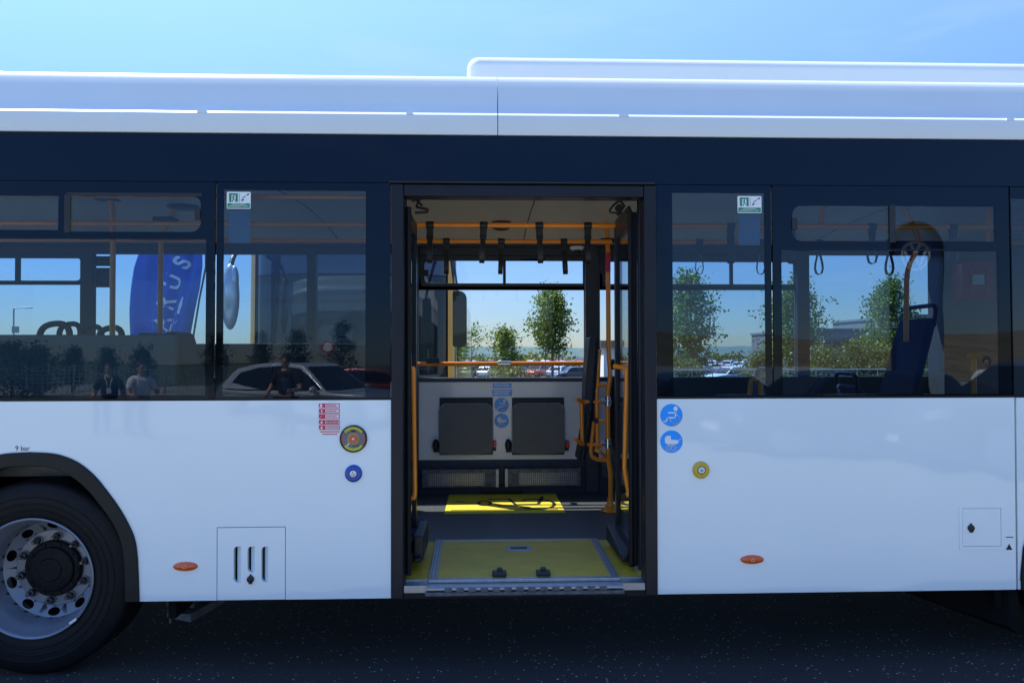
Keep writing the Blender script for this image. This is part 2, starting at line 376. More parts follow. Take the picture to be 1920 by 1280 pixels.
def text_mesh(txt, size, name, material, align='CENTER', spacing=1.0, fat=0.0):
    cu = bpy.data.curves.new('tmp', 'FONT'); cu.body = txt; cu.size = size; cu.align_x = align; cu.align_y = 'CENTER'; cu.space_character = spacing; cu.offset = fat*size
    o = bpy.data.objects.new('tmp', cu); COL.objects.link(o)
    dg = bpy.context.evaluated_depsgraph_get(); dg.update()
    me = bpy.data.meshes.new_from_object(o.evaluated_get(dg)); bpy.data.objects.remove(o); bpy.data.curves.remove(cu)
    me.name = name; me.materials.clear(); me.materials.append(M[material]); return me
def text_on_side(txt, px, py, size, material, Y, parent, name='lettering', align='CENTER'):
    me = text_mesh(txt, size, name, material, align); c = W(px, py, Y)
    for v in me.vertices: v.co = Vector((c.x+v.co.x, Y, c.z+v.co.y))
    o = bpy.data.objects.new(name, me); COL.objects.link(o); par(o, parent); return o

# ================================================================== GROUND
mb = MB(); ys = [-400, -60, -30, -12, -6, -3, 0, 3, 6, 30, 80, 81, 140, 200, 400]
xs = [-500, -60, -20, -8, 0, 8, 20, 60, 500]
grid = [[mb.bm.verts.new((x, y, gz(y))) for x in xs] for y in ys]
for j in range(len(ys)-1):
    for i in range(len(xs)-1): mb.bm.faces.new((grid[j][i], grid[j][i+1], grid[j+1][i+1], grid[j+1][i]))
tag(mb.build('ground', 'asphalt'), kind='structure')
mb = MB(); mb.box(-70, 70, -61, -1.3, GZ-.05, GZ+.004); tag(mb.build('bounce_pavement', 'bouncepave'), kind='structure')  # pale sheet added behind the camera to bounce sunlight onto the bus side
# far valley and hills
mb = MB(); NX, NY = 60, 10
def hill_h(x, k):
    base = gz(400)-1 - 22*min(1, k/3)
    top = 10+5*math.sin(x*.0021+.7)+3.5*math.sin(x*.0057+2)+1.4*math.sin(x*.017)
    f = max(0, (k-3)/(NY-3)); f = f*f*(3-2*f)
    return base + (top-base)*f + ((2.2*math.sin(x*.023+k*1.7)+1.3*math.sin(x*.061+k)) if k > 3 else 0)
ky = [395, 500, 700, 1000, 1300, 1500, 1700, 1900, 2100, 2300, 2600]
hg = [[mb.bm.verts.new((-3000+6000*i/NX, ky[k], hill_h(-3000+6000*i/NX, k))) for i in range(NX+1)] for k in range(NY+1)]
for k in range(NY):
    for i in range(NX): mb.bm.faces.new((hg[k][i], hg[k][i+1], hg[k+1][i+1], hg[k+1][i]))
tag(mb.build('distant_hills', 'hazedhill', smooth=80), kind='structure')

# ================================================================== BUS
bus = thing('city_bus', 'white and navy low floor city bus seen side on with its middle door open', 'bus', (0, 1.27, GZ))
XL, XR = -5.2, 6.20
zS, zB, zR, zC = .407, 1.404, 2.754, 2.857
FL = .465
wx, wz = X(52, 0, 1085), Z(1085, 0, 52)
# arch outline (pixels, right half), mirrored about the wheel centre
ao = [(52, 847), (95, 849), (122, 855), (150, 868), (178, 891), (202, 920), (225, 952), (243, 984), (254, 1012), (259, 1050), (262, 1127)]
ai = [(52, 873), (90, 875), (118, 884), (142, 897), (165, 917), (190, 947), (210, 975), (226, 1008), (234, 1050), (236, 1127)]
def smooth_pts(l, n=4):
    P = [Vector(p) for p in l]; P = [P[0]*2-P[1]]+P+[P[-1]*2-P[-2]]; o = []
    for i in range(1, len(P)-2):
        a, b, c, d = P[i-1:i+3]
        for k in range(n):
            t = k/n; o.append(.5*((2*b)+(c-a)*t+(2*a-5*b+4*c-d)*t*t+(3*b-a-3*c+d)*t**3))
    return [tuple(p) for p in o]+[tuple(l[-1])]
def arch_pts(l):
    l = smooth_pts(l)
    r = [(X(p[0], 0, p[1]), max(zS, Z(p[1], 0, p[0]))) for p in l]; r[-1] = (r[-1][0], zS)
    return [(2*wx-p[0], p[1]) for p in r[::-1]] + r[1:]     # left foot -> top -> right foot
AO, AI = arch_pts(ao), arch_pts(ai)
hx0, hx1, hz1 = X(407, 0, 1050), X(535, 0, 1050), Z(988, 0, 470)
xD0, xD1 = X(733, 0, 900), X(1232, 0, 900)
out = [(XL, zS)] + AO + [(hx0-.002, zS), (hx0-.002, hz1+.002), (hx1+.002, hz1+.002), (hx1+.002, zS), (xD0, zS), (xD0, zB), (XL, zB)]
mb = MB(); mb.plate(out, 0, .03); mb.build('side_panel', 'white', bus, bevel=.003)
# service hatch with three louvres
h = MB(); Lv = []
for (a, b, c, d) in ((438, 452, 1024, 1092), (464, 478, 1024, 1073), (490, 503, 1024, 1091)):
    x0, x1, z0, z1 = pxr(a, b, c, d); Lv.append((x0, x1, z0, z1))
holes = [rrect(x0, x1, z0, z1, (.02, 0, 0, .02)) for (x0, x1, z0, z1) in Lv]
h.plate([(hx0+.0015, zS+.001), (hx1-.0015, zS+.001), (hx1-.0015, hz1-.0015), (hx0+.0015, hz1-.0015)], .0005, .028, holes)
for (x0, x1, z0, z1) in Lv:
    n0 = x0+.011
    h.hexa([(n0, .024, z0), (x1, .0007, z0), (x1, .005, z0), (n0, .03, z0), (n0, .024, z1), (x1, .0007, z1), (x1, .005, z1), (n0, .03, z1)])
hatch = h.build('service_hatch', 'white', bus)
def lock(px, py, par_):
    c = W(px, py, 0); q = MB(); q.lathe([(.0175, 0), (.0175, -.008), (.013, -.011), (.0, -.011)], (c.x, 0, c.z), seg=20)
    q.box(c.x-.004, c.x+.004, -.006, 0, c.z+.014, c.z+.024); q.box(c.x-.008, c.x+.008, -.010, 0, c.z-.022, c.z-.012)
    q.build('hatch_lock', 'black', par_)
lock(470, 1085, hatch)
# right side panel with a filler flap
xE = X(1904, 0, 900)
fx0, fx1, fz0, fz1 = pxr(1805, 1876, 953, 1023)
mb = MB(); mb.plate([(xD1, zS), (xE, zS), (xE, zB), (xD1, zB)], 0, .03, [rrect(fx0-.002, fx1+.002, fz0-.002, fz1+.002)])
mb.build('side_panel', 'white', bus, bevel=.003)
gx0, gx1, gz0, gz1 = pxr(1798, 1883, 948, 1030)
q = MB(); q.plate(rrect(gx0, gx1, gz0, gz1, .01), -.003, 0, [rrect(fx0-.002, fx1+.002, fz0-.002, fz1+.002)])
flap = q.build('filler_flap', 'white', bus, bevel=.002)
q = MB(); q.plate(rrect(fx0, fx1, fz0, fz1), -.0015, .012); q.build('flap_door', 'white', flap)
lock(1820, 989, flap)
q = MB(); t = [W(1886, 1030, 0), W(1898, 1030, 0), W(1892, 1019, 0)]
q.plate([(p.x, p.z) for p in t], -.0015, 0); q.build('jacking_mark', 'ink', bus); q = MB(); q.box(X(1886, 0, 1016), X(1900, 0, 1016), -.0015, 0, Z(1017.3), Z(1015.8)); q.build('jacking_mark', 'ink', bus)
# next panel (front), with front wheel arch at the picture's edge
xN = X(1907.5, 0, 900); fwx = X(1907, 0, 1050)+.62
ang = [(fwx-.60, zS)] + [(fwx+.60*math.cos(R_(180-a)), .50+.60*math.sin(R_(180-a))) for a in range(0, 181, 12)] + [(fwx+.60, zS)]
ang = [(p[0], max(zS, p[1])) for p in ang]
q = MB(); q.plate([(xN, zS)] + ang + [(XR, zS), (XR, zB), (xN, zB)], .0005, .03); q.build('front_side_panel', 'white', bus, bevel=.003)
q = MB(); prev = ang; inn = [(fwx+(p[0]-fwx)*.91, .45+(p[1]-.45)*.91) for p in ang]
q.plate(prev+inn[::-1], -.012, .05); q.build('wheel_arch_trim', 'arch', bus, bevel=.004)
q = MB(); q.plate(AO+AI[::-1], -.014, .06); q.build('wheel_arch_trim', 'arch', bus, bevel=.006)
# wheels
def wheel(cx, cz, y0, deep=True):
    t = MB(); r = .485
    prof = [(.298, .020), (.312, .008), (.335, .002), (.37, -.004), (.405, -.006), (.43, -.002), (.447, .006), (.462, .010), (.474, .02), (.482, .034), (.485, .05), (.485, .25), (.47, .27), (.30, .26)]
    t.lathe(prof, (cx, y0, cz), seg=96, caps=(False, False))
    ty = t.build('wheel', 'tyre', bus, smooth=50)
    g = MB()
    for k in range(3): g.lathe([(.3400+.033*k, -.0055-.001*k), (.343+.033*k, -.0075-.001*k), (.346+.033*k, -.0055-.001*k)], (cx, y0, cz), seg=96, caps=(False, False))
    g.build('sidewall_ring', 'tyre', ty, smooth=50)
    rm = MB()
    rp = [(.302, .012), (.303, .004), (.297, 0), (.291, .004), (.286, .02), (.283, .05), (.268, .075), (.259, .11), (.257, .155), (.252, .18)]
    rm.lathe(rp, (cx, y0, cz), seg=96, caps=(False, False))
    # disc with hand holes: built as ring strips with real openings
    nh = 10; ro, ri, rc = .252, .200, .2265
    t2 = bmesh.new(); es = []
    def loop2(pts):
        v = [t2.verts.new((p[0], 0, p[1])) for p in pts]
        for i in range(len(v)): es.append(t2.edges.new((v[i], v[(i+1) % len(v)])))
    loop2([(ro*math.cos(2*math.pi*k/120), ro*math.sin(2*math.pi*k/120)) for k in range(120)]); loop2([(ri*math.cos(2*math.pi*k/120), ri*math.sin(2*math.pi*k/120)) for k in range(120)])
    for k in range(nh):
        am = 2*math.pi*k/nh-.3; ca, sa = math.cos(am), math.sin(am); lp = []
        for j in range(28):
            u, w_ = .0195*math.cos(2*math.pi*j/28), .031*math.sin(2*math.pi*j/28); lp.append(((rc+u)*ca-w_*sa, (rc+u)*sa+w_*ca))
        loop2(lp)
    bmesh.ops.triangle_fill(t2, use_beauty=True, use_dissolve=False, edges=es, normal=(0, -1, 0))
    mp = {}
    for f in t2.faces:
        cc = f.calc_center_median(); rr = math.hypot(cc.x, cc.z)
        if rr < ri-.0005: continue
        fv = []
        for v in f.verts:
            if v not in mp: rr = math.hypot(v.co.x, v.co.z); mp[v] = rm.bm.verts.new((cx+v.co.x, y0+.18+(.252-rr)*.55, cz+v.co.z))
            fv.append(mp[v])
        rm.bm.faces.new(fv)
    t2.free()
    rm.lathe([(.200, .2086), (.196, .205), (.12, .205)], (cx, y0, cz), seg=96, caps=(False, False))
    bmesh.ops.remove_doubles(rm.bm, verts=rm.bm.verts, dist=.0004)
    rm.build('wheel_rim', 'rim', ty, smooth=40)
    q = MB(); q.lathe([(.146, .21), (.146, .188), (.140, .180), (.118, .178), (.112, .166), (.104, .162), (.062, .160), (.056, .154), (0, .154)], (cx, y0, cz), seg=40, caps=(False, False))
    for k in range(10):
        a = 2*math.pi*k/10; q.lathe([(.009, .185), (.009, .172), (0, .172)], (cx+.128*math.cos(a), y0, cz+.128*math.sin(a)), seg=6, caps=(False, False))
    q.build('hub', 'hub', ty)
    for k in range(10):
        a = 2*math.pi*k/10+.22; n = MB(); c = (cx+.1675*math.cos(a), y0, cz+.1675*math.sin(a))
        n.lathe([(.024, .205), (.024, .199), (.018, .198)], c, seg=20, caps=(False, False)); n.lathe([(.0175, .199), (.0175, .176), (.014, .173)], c, seg=6, caps=(False, True)); n.lathe([(.010, .173), (.010, .150), (.007, .147)], c, seg=12, caps=(False, True))
        n.build('wheel_nut', 'nut', ty)
    dk = MB(); dk.lathe([(.26, .30), (.26, .24), (0, .24)], (cx, y0, cz), seg=40, caps=(False, False)); dk.build('brake_drum', 'chassis', ty)
    return ty
wh = wheel(wx, .515, .03)
q = MB(); c = W(138, 1163, .03); a = R_(36)
q.hexa([(c.x+u*math.cos(a)-v*math.sin(a), .024+d, c.z+u*math.sin(a)+v*math.cos(a)) for d, (u, v) in [(-.0025, p) for p in ((-.02, -.006), (.02, -.006), (.02, .006), (-.02, .006))]+[(0, p) for p in ((-.02, -.006), (.02, -.006), (.02, .006), (-.02, .006))]])
q.build('tyre_tag', 'sticker', wh)
wheel(fwx, .515, .03)
for hx in (wx, fwx):
    q = MB(); q.box(hx-.66, hx+.66, .06, .9, 1.12, 1.16); q.box(hx-.70, hx-.662, .06, .9, .3, 1.16); q.box(hx+.662, hx+.70, .06, .9, .3, 1.16); q.box(hx-.7, hx+.7, .902, .94, .3, 1.16); q.build('wheel_housing', 'chassis', bus)
q = MB(); x = fwx-.60; q.hexa([(x-.03, .05, .20), (x+.02, .05, .16), (x+.02, .5, .16), (x-.50, .5, .30), (x-.03, .05, .42), (x+.02, .05, .42), (x+.02, .5, .42), (x-.50, .5, .42)])
q.build('mud_flap', 'chassis', bus)
# underbody, far skirt
q = MB(); q.box(wx+.72, fwx-.72, .10, 2.50, .425, FL-.012); q.box(XL, wx-.72, .05, 2.5, .33, .6); q.box(wx-.72, wx+.72, .9, 1.65, .4, .7); q.box(fwx-.72, XR, .9, 2.5, .33, .6)
q.box(wx+.75, -.6, .035, .06, zS+.01, 1.38); q.box(1.0, fwx-.72, .035, .06, zS+.01, 1.38); q.build('underbody', 'chassis', bus)
q = MB(); b0 = W(320, 1133, .25); b1 = W(375, 1160, .25)
q.hexa([(b0.x, .2, b1.z+.03), (b1.x-.03, .2, b1.z), (b1.x+.06, .45, b1.z+.02), (b0.x+.06, .45, b1.z+.04), (b0.x, .2, b1.z+.05), (b1.x-.03, .2, b1.z+.045), (b1.x+.06, .45, b1.z+.06), (b0.x+.06, .45, b1.z+.07)])
q.box(b0.x+.05, b0.x+.11, .28, .38, b1.z+.05, .42); q.tube([(b0.x+.01, .22, b1.z-.01), (b0.x+.01, .22, .42)], .006, 8)
q.lathe([(.018, 0), (.018, .03)], (b0.x+.01, .22, b1.z+.08), 'Z', 12); q.lathe([(.014, 0), (.014, .02)], (b0.x+.01, .22, b1.z+.05), 'Z', 6); q.build('jacking_bracket', 'grime', bus, bevel=.002)
for (px, py) in ((348, 1061), (1410, 1048)):
    c = W(px, py, 0); q = MB(); q.lathe([(.061, 0), (.061, -.004), (.055, -.009), (.035, -.013), (0, -.0145)], (c.x, 0, c.z), seg=40, caps=(False, False), sz=.37)
    o = q.build('side_marker_light', 'lens', bus, smooth=60); q = MB()
    for k in range(5):
        a = R_(72*k+20); q.lathe([(.0026, 0), (.0026, -.0158), (0, -.0158)], (c.x-.001+.009*math.cos(a), 0, c.z+.007*math.sin(a)), seg=8, caps=(False, False))
    q.build('reflector_dot', 'lensdot', o)
text_on_side('9 bar', 42, 840.5, .034, 'ink', -.0015, bus, 'tyre_pressure_lettering')
# rubber rail under glazing
q = MB(); q.box(XL, xD0, -.001, .03, zB+.001, Z(745)); q.box(xD1, XR, -.001, .03, zB+.001, Z(743, 0, 1500)); q.build('window_rail', 'rubber', bus)

# ---- glazing, leaning slightly inwards
def lean(z): return (z-zB)*.0105
zW0, zW1 = Z(745)+.001, Z(344)
def window(x0, x1, holes, panes, top=zW1):
    f = MB(); f.plate([(x0, zW0), (x1, zW0), (x1, top), (x0, top)], 0, .012, holes, yf=lean)
    o = f.build('window', 'frit', bus, smooth=0)
    for hl, dy in panes:
        g = MB(); g.plate(hl, .0012+dy, .0072+dy, yf=lean); g.build('window_pane', 'g_near', o, smooth=0)
    return o
def hole(x0, x1, y0, y1, r=0): return rrect(*pxr(x0, x1, y0, y1), r)
h1 = hole(-240, 385, 448, 742, .006); h2 = hole(-240, 107, 366, 430); h3 = hole(127, 375, 367, 434, (0, .05, .04, 0))
w1 = window(X(-260), X(401.5, 0, 600), [h1, h2, h3], [(h1, 0), (h2, 0), (h3, .002)])
q = MB(); x0, x1, z0, z1 = pxr(119, 130, 364, 436)
q.plate([(x0, z0), (x1, z0), (x1, z1), (x0, z1)], -.004, .0, yf=lean); x0, x1, z0, z1 = pxr(124, 378, 361, 367); q.plate([(x0, z0), (x1, z0), (x1, z1), (x0, z1)], -.004, 0, yf=lean); q.build('hopper_frame', 'black', w1)
q = MB(); x0, x1, z0, z1 = pxr(364, 374.5, 391, 411); q.plate(rrect(x0, x1, z0, z1, .003), -.006, .003, yf=lean); q.build('hopper_latch', 'black', w1, bevel=.002)
q = MB(); x0, x1, z0, z1 = pxr(-240, 388, 445.5, 447.5); q.plate([(x0, z0), (x1, z0), (x1, z1), (x0, z1)], -.003, .0, yf=lean); q.build('hopper_rail', 'frame', w1)
h4 = hole(417, 685, 356, 742, .004)
w2 = window(X(404.5, 0, 600), xD0-.004, [h4], [(h4, 0)])
h5 = hole(1262, 1436, 361, 740, .004)
w3 = window(xD1+.004, X(1448, 0, 600), [h5], [(h5, 0)])
h6 = hole(1467, 1874, 470, 739, .006); h7 = hole(1487, 1670, 385, 452, (.05, 0, 0, .05)); h8 = hole(1681, 1868, 386, 452)
w4 = window(X(1451, 0, 600), X(1896, 0, 600), [h6, h7, h8], [(h6, 0), (h7, .002), (h8, 0)])
q = MB(); x0, x1, z0, z1 = pxr(1486, 1496, 408, 430); q.plate(rrect(x0, x1, z0, z1, .003), -.006, .003, yf=lean); q.build('hopper_latch', 'black', w4, bevel=.002)
q = MB(); x0, x1, z0, z1 = pxr(1669, 1680, 384, 454); q.plate([(x0, z0), (x1, z0), (x1, z1), (x0, z1)], -.004, 0, yf=lean); q.build('hopper_frame', 'black', w4)
q = MB(); x0, x1, z0, z1 = pxr(1464, 1880, 467, 469); q.plate([(x0, z0), (x1, z0), (x1, z1), (x0, z1)], -.003, .0, yf=lean); q.build('hopper_rail', 'frame', w4)
h9 = hole(1900, 2080, 372, 740, .004)
w5 = window(X(1899, 0, 600), XR, [h9], [(h9, 0)])
q = MB()
for i in range(8):
    for j in range(15):
        c = W(1902+i*4.4, 376+j*4.4, 0); q.lathe([(.0042, 0), (.0042, .0014)], (c.x, .0076+lean(c.z), c.z), seg=6)
q.build('dot_frit', 'black', w5)
def emergency(px0, py0, sx, par_):
    x0, x1, z0, z1 = pxr(px0, px0+45, py0, py0+32); dy = -.0015
    L_ = lambda z: lean(z)+dy
    q = MB(); q.plate(rrect(x0, x1, z0, z1, .006), 0, .001, yf=L_)
    st = q.build('exit_sticker', 'sticker', par_); H = z1-z0; Wd = x1-x0
    q = MB(); q.plate(rrect(x0+.004, x1-.004, z0+.004, z0+H*.32, .002), -.0012, -.0002, yf=L_)
    a, b, c, d = x0+.012, x0+Wd*.46, z0+H*.40, z1-.008
    q.plate([(a, c), (a+.011, c), (a+.011, d-.008), (b-.011, d-.008), (b-.011, c), (b, c), (b, d), (a, d)], -.0012, -.0002, yf=L_)
    # running figure
    mx, mz = (a+b)/2, (c+d)/2-.002
    q.plate(arc(mx+.001, mz+.017, .0035, 0, 330, 8), -.0014, -.0004, yf=L_)
    for p in ([(mx-.002, mz+.012), (mx+.004, mz+.013), (mx+.003, mz-.004), (mx-.003, mz-.004)], [(mx-.003, mz-.004), (mx+.001, mz-.004), (mx-.005, mz-.020), (mx-.009, mz-.019)], [(mx, mz-.004), (mx+.003, mz-.004), (mx+.010, mz-.012), (mx+.007, mz-.014)], [(mx-.002, mz+.011), (mx-.010, mz+.002), (mx-.008, mz+.001), (mx, mz+.008)]):
        q.plate(p, -.0014, -.0004, yf=L_)
    q.build('exit_pictogram', 'green', st)
    q = MB(); a = x0+Wd*.52; e = x1-.008
    q.plate([(a, c), (a+.0012, c), (a+.0012, d), (a, d)], -.0012, -.0002, yf=L_)
    q.plate([(e-.012, d-.010), (e, d-.006), (e, d), (e-.012, d-.004)], -.0012, -.0002, yf=L_)
    q.plate([(a+.014, c+.004), (a+.024, c+.012), (a+.022, c+.018), (a+.010, c+.010)], -.0012, -.0002, yf=L_)
    q.plate([(a+.018, c+.020), (e-.016, d-.014), (e-.018, d-.011), (a+.016, c+.022)], -.0012, -.0002, yf=L_)
    q.build('hammer_pictogram', 'frame', st)
    for k, s in enumerate(('VÉSZKIJÁRAT', 'EMERGENCY EXIT')):
        me = text_mesh(s, .0125, 'exit_lettering', 'sticker'); cx = (x0+x1)/2; cz = z0+H*(.245-.115*k)
        for v in me.vertices: v.co = Vector((cx+v.co.x, L_(cz)-.0022, cz+v.co.y))
        o = bpy.data.objects.new('exit_lettering', me); COL.objects.link(o); par(o, st)
emergency(424, 359, 1, w2); emergency(1384, 367, 1, w3)
for (a, b, c, d, p) in ((426, 467, 393, 455, w2), (1387, 1427, 401, 459, w3)):
    x0, x1, z0, z1 = pxr(a, b, c, d); q = MB(); q.plate([(x0, z0), (x1, z0), (x1, z1), (x0, z1)], .0078, .0092, yf=lean); q.build('notice_sheet', 'notice', p)
# navy cantrail over the glazing
q = MB(); q.plate([(XL, zW1+.004), (XR, zW1+.004), (XR, zR-.001), (XL, zR-.001)], .002, .03, yf=lean); q.build('cantrail_panel', 'navy', bus, smooth=0)
q = MB(); x0, x1 = X(730, 0, 345), X(1226, 0, 345); z = Z(344); q.box(x0, x1, -.022, .02, z-.004, z+.004); q.build('rain_gutter', 'black', bus, bevel=.002)
# ---- roof
prof = [(.002, zR), (-.003, zR+.03), (-.006, zC-.018), (-.005, zC-.008), (-.002, zC-.003), (.010, zC+.008), (.017, zC+.0115),
        (.022, zC+.015), (.045, zC+.08), (.070, zC+.15), (.088, 3.055), (.098, 3.074), (.111, 3.088), (.128, 3.096), (.155, 3.102), (.5, 3.125), (1.27, 3.14)]
full = prof + [(2.54-p[0], p[1]) for p in prof[-2::-1]]
inner = [(2.45, zR), (2.42, 3.0), (1.27, 3.04), (.12, 3.0), (.09, zR)]
q = MB(); q.extr(full+inner, XL, X(932.5, 0, 170)); q.build('roof_section', 'roofwhite', bus, smooth=50)
q = MB(); q.extr(full+inner, X(934, 0, 170), (XR+.1)); q.build('roof_section', 'roofwhite', bus, smooth=50)
q = MB()
for (a, b) in ((370, 388), (762, 774), (1160, 1178), (1886, 1900)):
    q = MB(); q.box(X(a, 0, 212), X(b, 0, 212), -.0062, .004, zC-.006, zC+.0055); q.build('crease_shade_block', 'roofwhite', bus)  # small blocks added to cut shaded gaps into the sunlit roof crease
q = MB(); xx = X(50, .1, 130); pr = []
q.hexa([(-3.4, .115, 3.05), (xx+.05, .115, 3.05), (xx+.05, 1.5, 3.05), (-3.4, 1.5, 3.05), (-3.4, .14, 3.16), (xx-.22, .14, 3.125), (xx-.22, 1.4, 3.16), (-3.4, 1.4, 3.18)])
q.build('rear_roof_fairing', 'roofwhite', bus, bevel=.02, bseg=3)
q = MB(); x0 = X(1750, .1, 150); n = 14
for i in range(n):
    pass
ringp = []
for i in range(n+1):
    t = i/n; x = x0+((XR+.1)-x0)*t; hgt = -.035+.20*(t*t*(3-2*t))
    ringp.append([q.bm.verts.new((x, y, z)) for (y, z) in ((.10, 3.05), (.125, 3.092+hgt*.45), (.15, 3.095+hgt*.82), (.21, 3.102+hgt), (.45, 3.105+hgt*1.02), (.6, 3.11), (.6, 3.07))])
for A, B in zip(ringp, ringp[1:]):
    for k in range(7): q.bm.faces.new((A[k], B[k], B[(k+1) % 7], A[(k+1) % 7]))
q.bm.faces.new(ringp[0]); q.bm.faces.new(ringp[-1][::-1]); q.build('front_roof_fairing', 'roofwhite', bus, smooth=60)
q = MB(); q.box(X(875, .7, 120), (XR+.1), .7, 1.84, 3.10, 3.45); q.build('roof_pod', 'roofwhite', bus, bevel=.075, bseg=6)

# ---- doorway
zH0, zH1 = Z(369), Z(346)
xa, xb, xc, xd = X(734), X(757), X(1208), X(1231)
q = MB(); q.box(xa, xb, -.012, .10, zS-.005, zH1); q.box(xc, xd, -.012, .10, zS-.005, zH1); q.box(xb, xc, -.008, .10, zH0, zH1-.001)
q.build('door_frame', 'frame', bus, bevel=.008, bseg=3)
q = MB(); q.box(xb, xc, -.004, .03, zS-.006, FL-.035); q.build('door_sill', 'rubber', bus, bevel=.003)
# threshold strips + ramp
for (a, b) in ((xb+.001, X(801, 0, 1100)), (X(1166, 0, 1100), xc-.001)):
    q = MB(); q.box(a, b, -.006, .07, FL-.033, FL+.004); q.box(a, b, .0702, .078, FL-.02, FL+.012); q.build('threshold_plate', 'alu', bus, bevel=.002)
yb = .86
rp = [W(803, 1094, .04), W(1163, 1092, .04), W(1120, 1013, yb), W(817, 1014, yb)]
def rl(u, v, dz=0):
    a = rp[0].lerp(rp[1], u); b = rp[3].lerp(rp[2], u); c = a.lerp(b, v); return Vector((c.x, c.y, FL+dz))
q = MB(); t = .018
def slab(u0, u1, v0, v1, z0, z1, m=0):
    q.hexa([rl(u0, v0, z0), rl(u1, v0, z0), rl(u1, v1, z0), rl(u0, v1, z0), rl(u0, v0, z1), rl(u1, v0, z1), rl(u1, v1, z1), rl(u0, v1, z1)], m)
slab(0, .045, 0, 1, 0, t); slab(.955, 1, 0, 1, 0, t); slab(.045, .955, .965, 1, 0, t); slab(.045, .955, 0, .045, 0, t)
ramp = q.build('wheelchair_ramp', 'alu', bus, bevel=.003)
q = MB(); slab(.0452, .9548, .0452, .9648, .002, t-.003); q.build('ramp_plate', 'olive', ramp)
q = MB(); slab(.012, .014, .01, .99, t-.001, t+.0012); q.build('ramp_groove', 'dark', ramp)
for u_ in (.03, .986, .968): q = MB(); slab(u_, u_+.002, .01, .99, t-.001, t+.0012); q.build('ramp_groove', 'dark', ramp)
q = MB(); slab(.43, .57, .66, .79, t-.004, t+.002); o = q.build('ramp_handle', 'alu', ramp, bevel=.003); q = MB(); slab(.45, .55, .695, .755, t+.0015, t+.003); q.build('handle_recess', 'dark', o)
for u in (.368, .60):
    q = MB(); slab(u-.035, u+.04, .055, .125, t-.004, t+.020); slab(u-.01, u+.02, .09, .14, t, t+.03); q.build('ramp_grip', 'black', ramp, bevel=.006)
q = MB(); x0, x1 = X(801, 0, 1100), X(1166, 0, 1100)
q.box(x0, x1, -.020, .035, FL-.012, FL+.001); q.tube([(x0, -.022, FL-.010), (x1, -.022, FL-.010)], .009, 10); o = q.build('ramp_hinge', 'alu', bus)
q = MB(); n = 14
for i in range(n):
    a = x0+(x1-x0)*(.09+.85*i/n); q = MB(); q.box(a, a+.038, -.034, -.008, FL-.022, FL-.003); q.build('hinge_knuckle', 'grime', o, bevel=.002)
q = MB(); q.box(x0-.01, x1+.01, -.026, .03, FL-.046, FL-.024); q.build('ramp_edge_seal', 'grime', bus, bevel=.006)
# floor
q = MB(); q.box(wx+.75, (XR-.07), .07, 2.455, FL-.01, FL); q.build('floor', 'floor', bus)
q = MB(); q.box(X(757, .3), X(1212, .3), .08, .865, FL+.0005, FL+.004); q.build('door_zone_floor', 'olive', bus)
# wheelchair bay mark
mk = [W(833, 961, 1.675), W(1060, 959, 1.675)]
mx0, mx1, my0, my1 = mk[0].x, mk[1].x, 1.675, 2.395
q = MB(); q.hexa([(mx0, my0, FL+.0005), (mx1, my0, FL+.0005), (mx1-.005, my1, FL+.0005), (mx0, my1, FL+.0005), (mx0, my0, FL+.004), (mx1, my0, FL+.004), (mx1-.005, my1, FL+.004), (mx0, my1, FL+.004)])
bay = q.build('wheelchair_bay_mark', 'yellow', bus)
q = MB()
def fl(pts, r=.009, closed=False): q.tube([(mx0+p[0]*(mx1-mx0), my0+p[1]*(my1-my0), FL+.004) for p in pts], r, 6, closed=closed)
fl([(.78+.16*math.cos(R_(a)), .42+.26*math.sin(R_(a))) for a in range(-150, 150, 15)], .016)
fl([(.33+.055*math.cos(R_(a)), .48+.12*math.sin(R_(a))) for a in range(0, 360, 20)], .014, True)
fl([(.36, .70), (.55, .70), (.60, .40), (.80, .42), (.86, .82)], .017); fl([(.44, .35), (.56, .35), (.72, .25)], .016); fl([(.08, .60), (.20, .48), (.30, .48)]); fl([(.05, .14), (.22, .14), (.95, .14)], .006)
for v in q.bm.verts: v.co.z = FL+.0045 + (.0015 if v.co.z > FL+.004 else 0)
q.build('bay_pictogram', 'ink', bay)

# ---- far wall
YF = 2.45
def fr(a, b, c, d, r=0): return rrect(*pxr(a, b, c, d, YF), r)
zf0, zf1 = FL, Z(458, YF)
FW = []       # (opening, list of pane rects)
xA = fr(-330, 150, 475, 628); xB = fr(172, 575, 475, 645); xDD = fr(592, 772, 475, 645); xEe = fr(783, 1097, 478, 708); xFf = fr(1125, 1495, 477, 707); xGg = fr(1518, 1770, 477, 706)
q = MB(); xp = XL
for op in (xA, xB, xDD, xEe, xFf, xGg):
    o0 = min(p[0] for p in op); o1 = max(p[0] for p in op); w0 = min(p[1] for p in op); w1_ = max(p[1] for p in op)
    q.box(xp, o0, YF, YF+.07, zf0, zf1); q.box(o0, o1, YF, YF+.07, zf0, w0); q.box(o0, o1, YF, YF+.07, w1_, zf1); xp = o1
q.box(xp, (XR-.07), YF, YF+.07, zf0, zf1)
bmesh.ops.remove_doubles(q.bm, verts=q.bm.verts, dist=.0005)
fwall = q.build('far_side_wall', 'dark', bus)
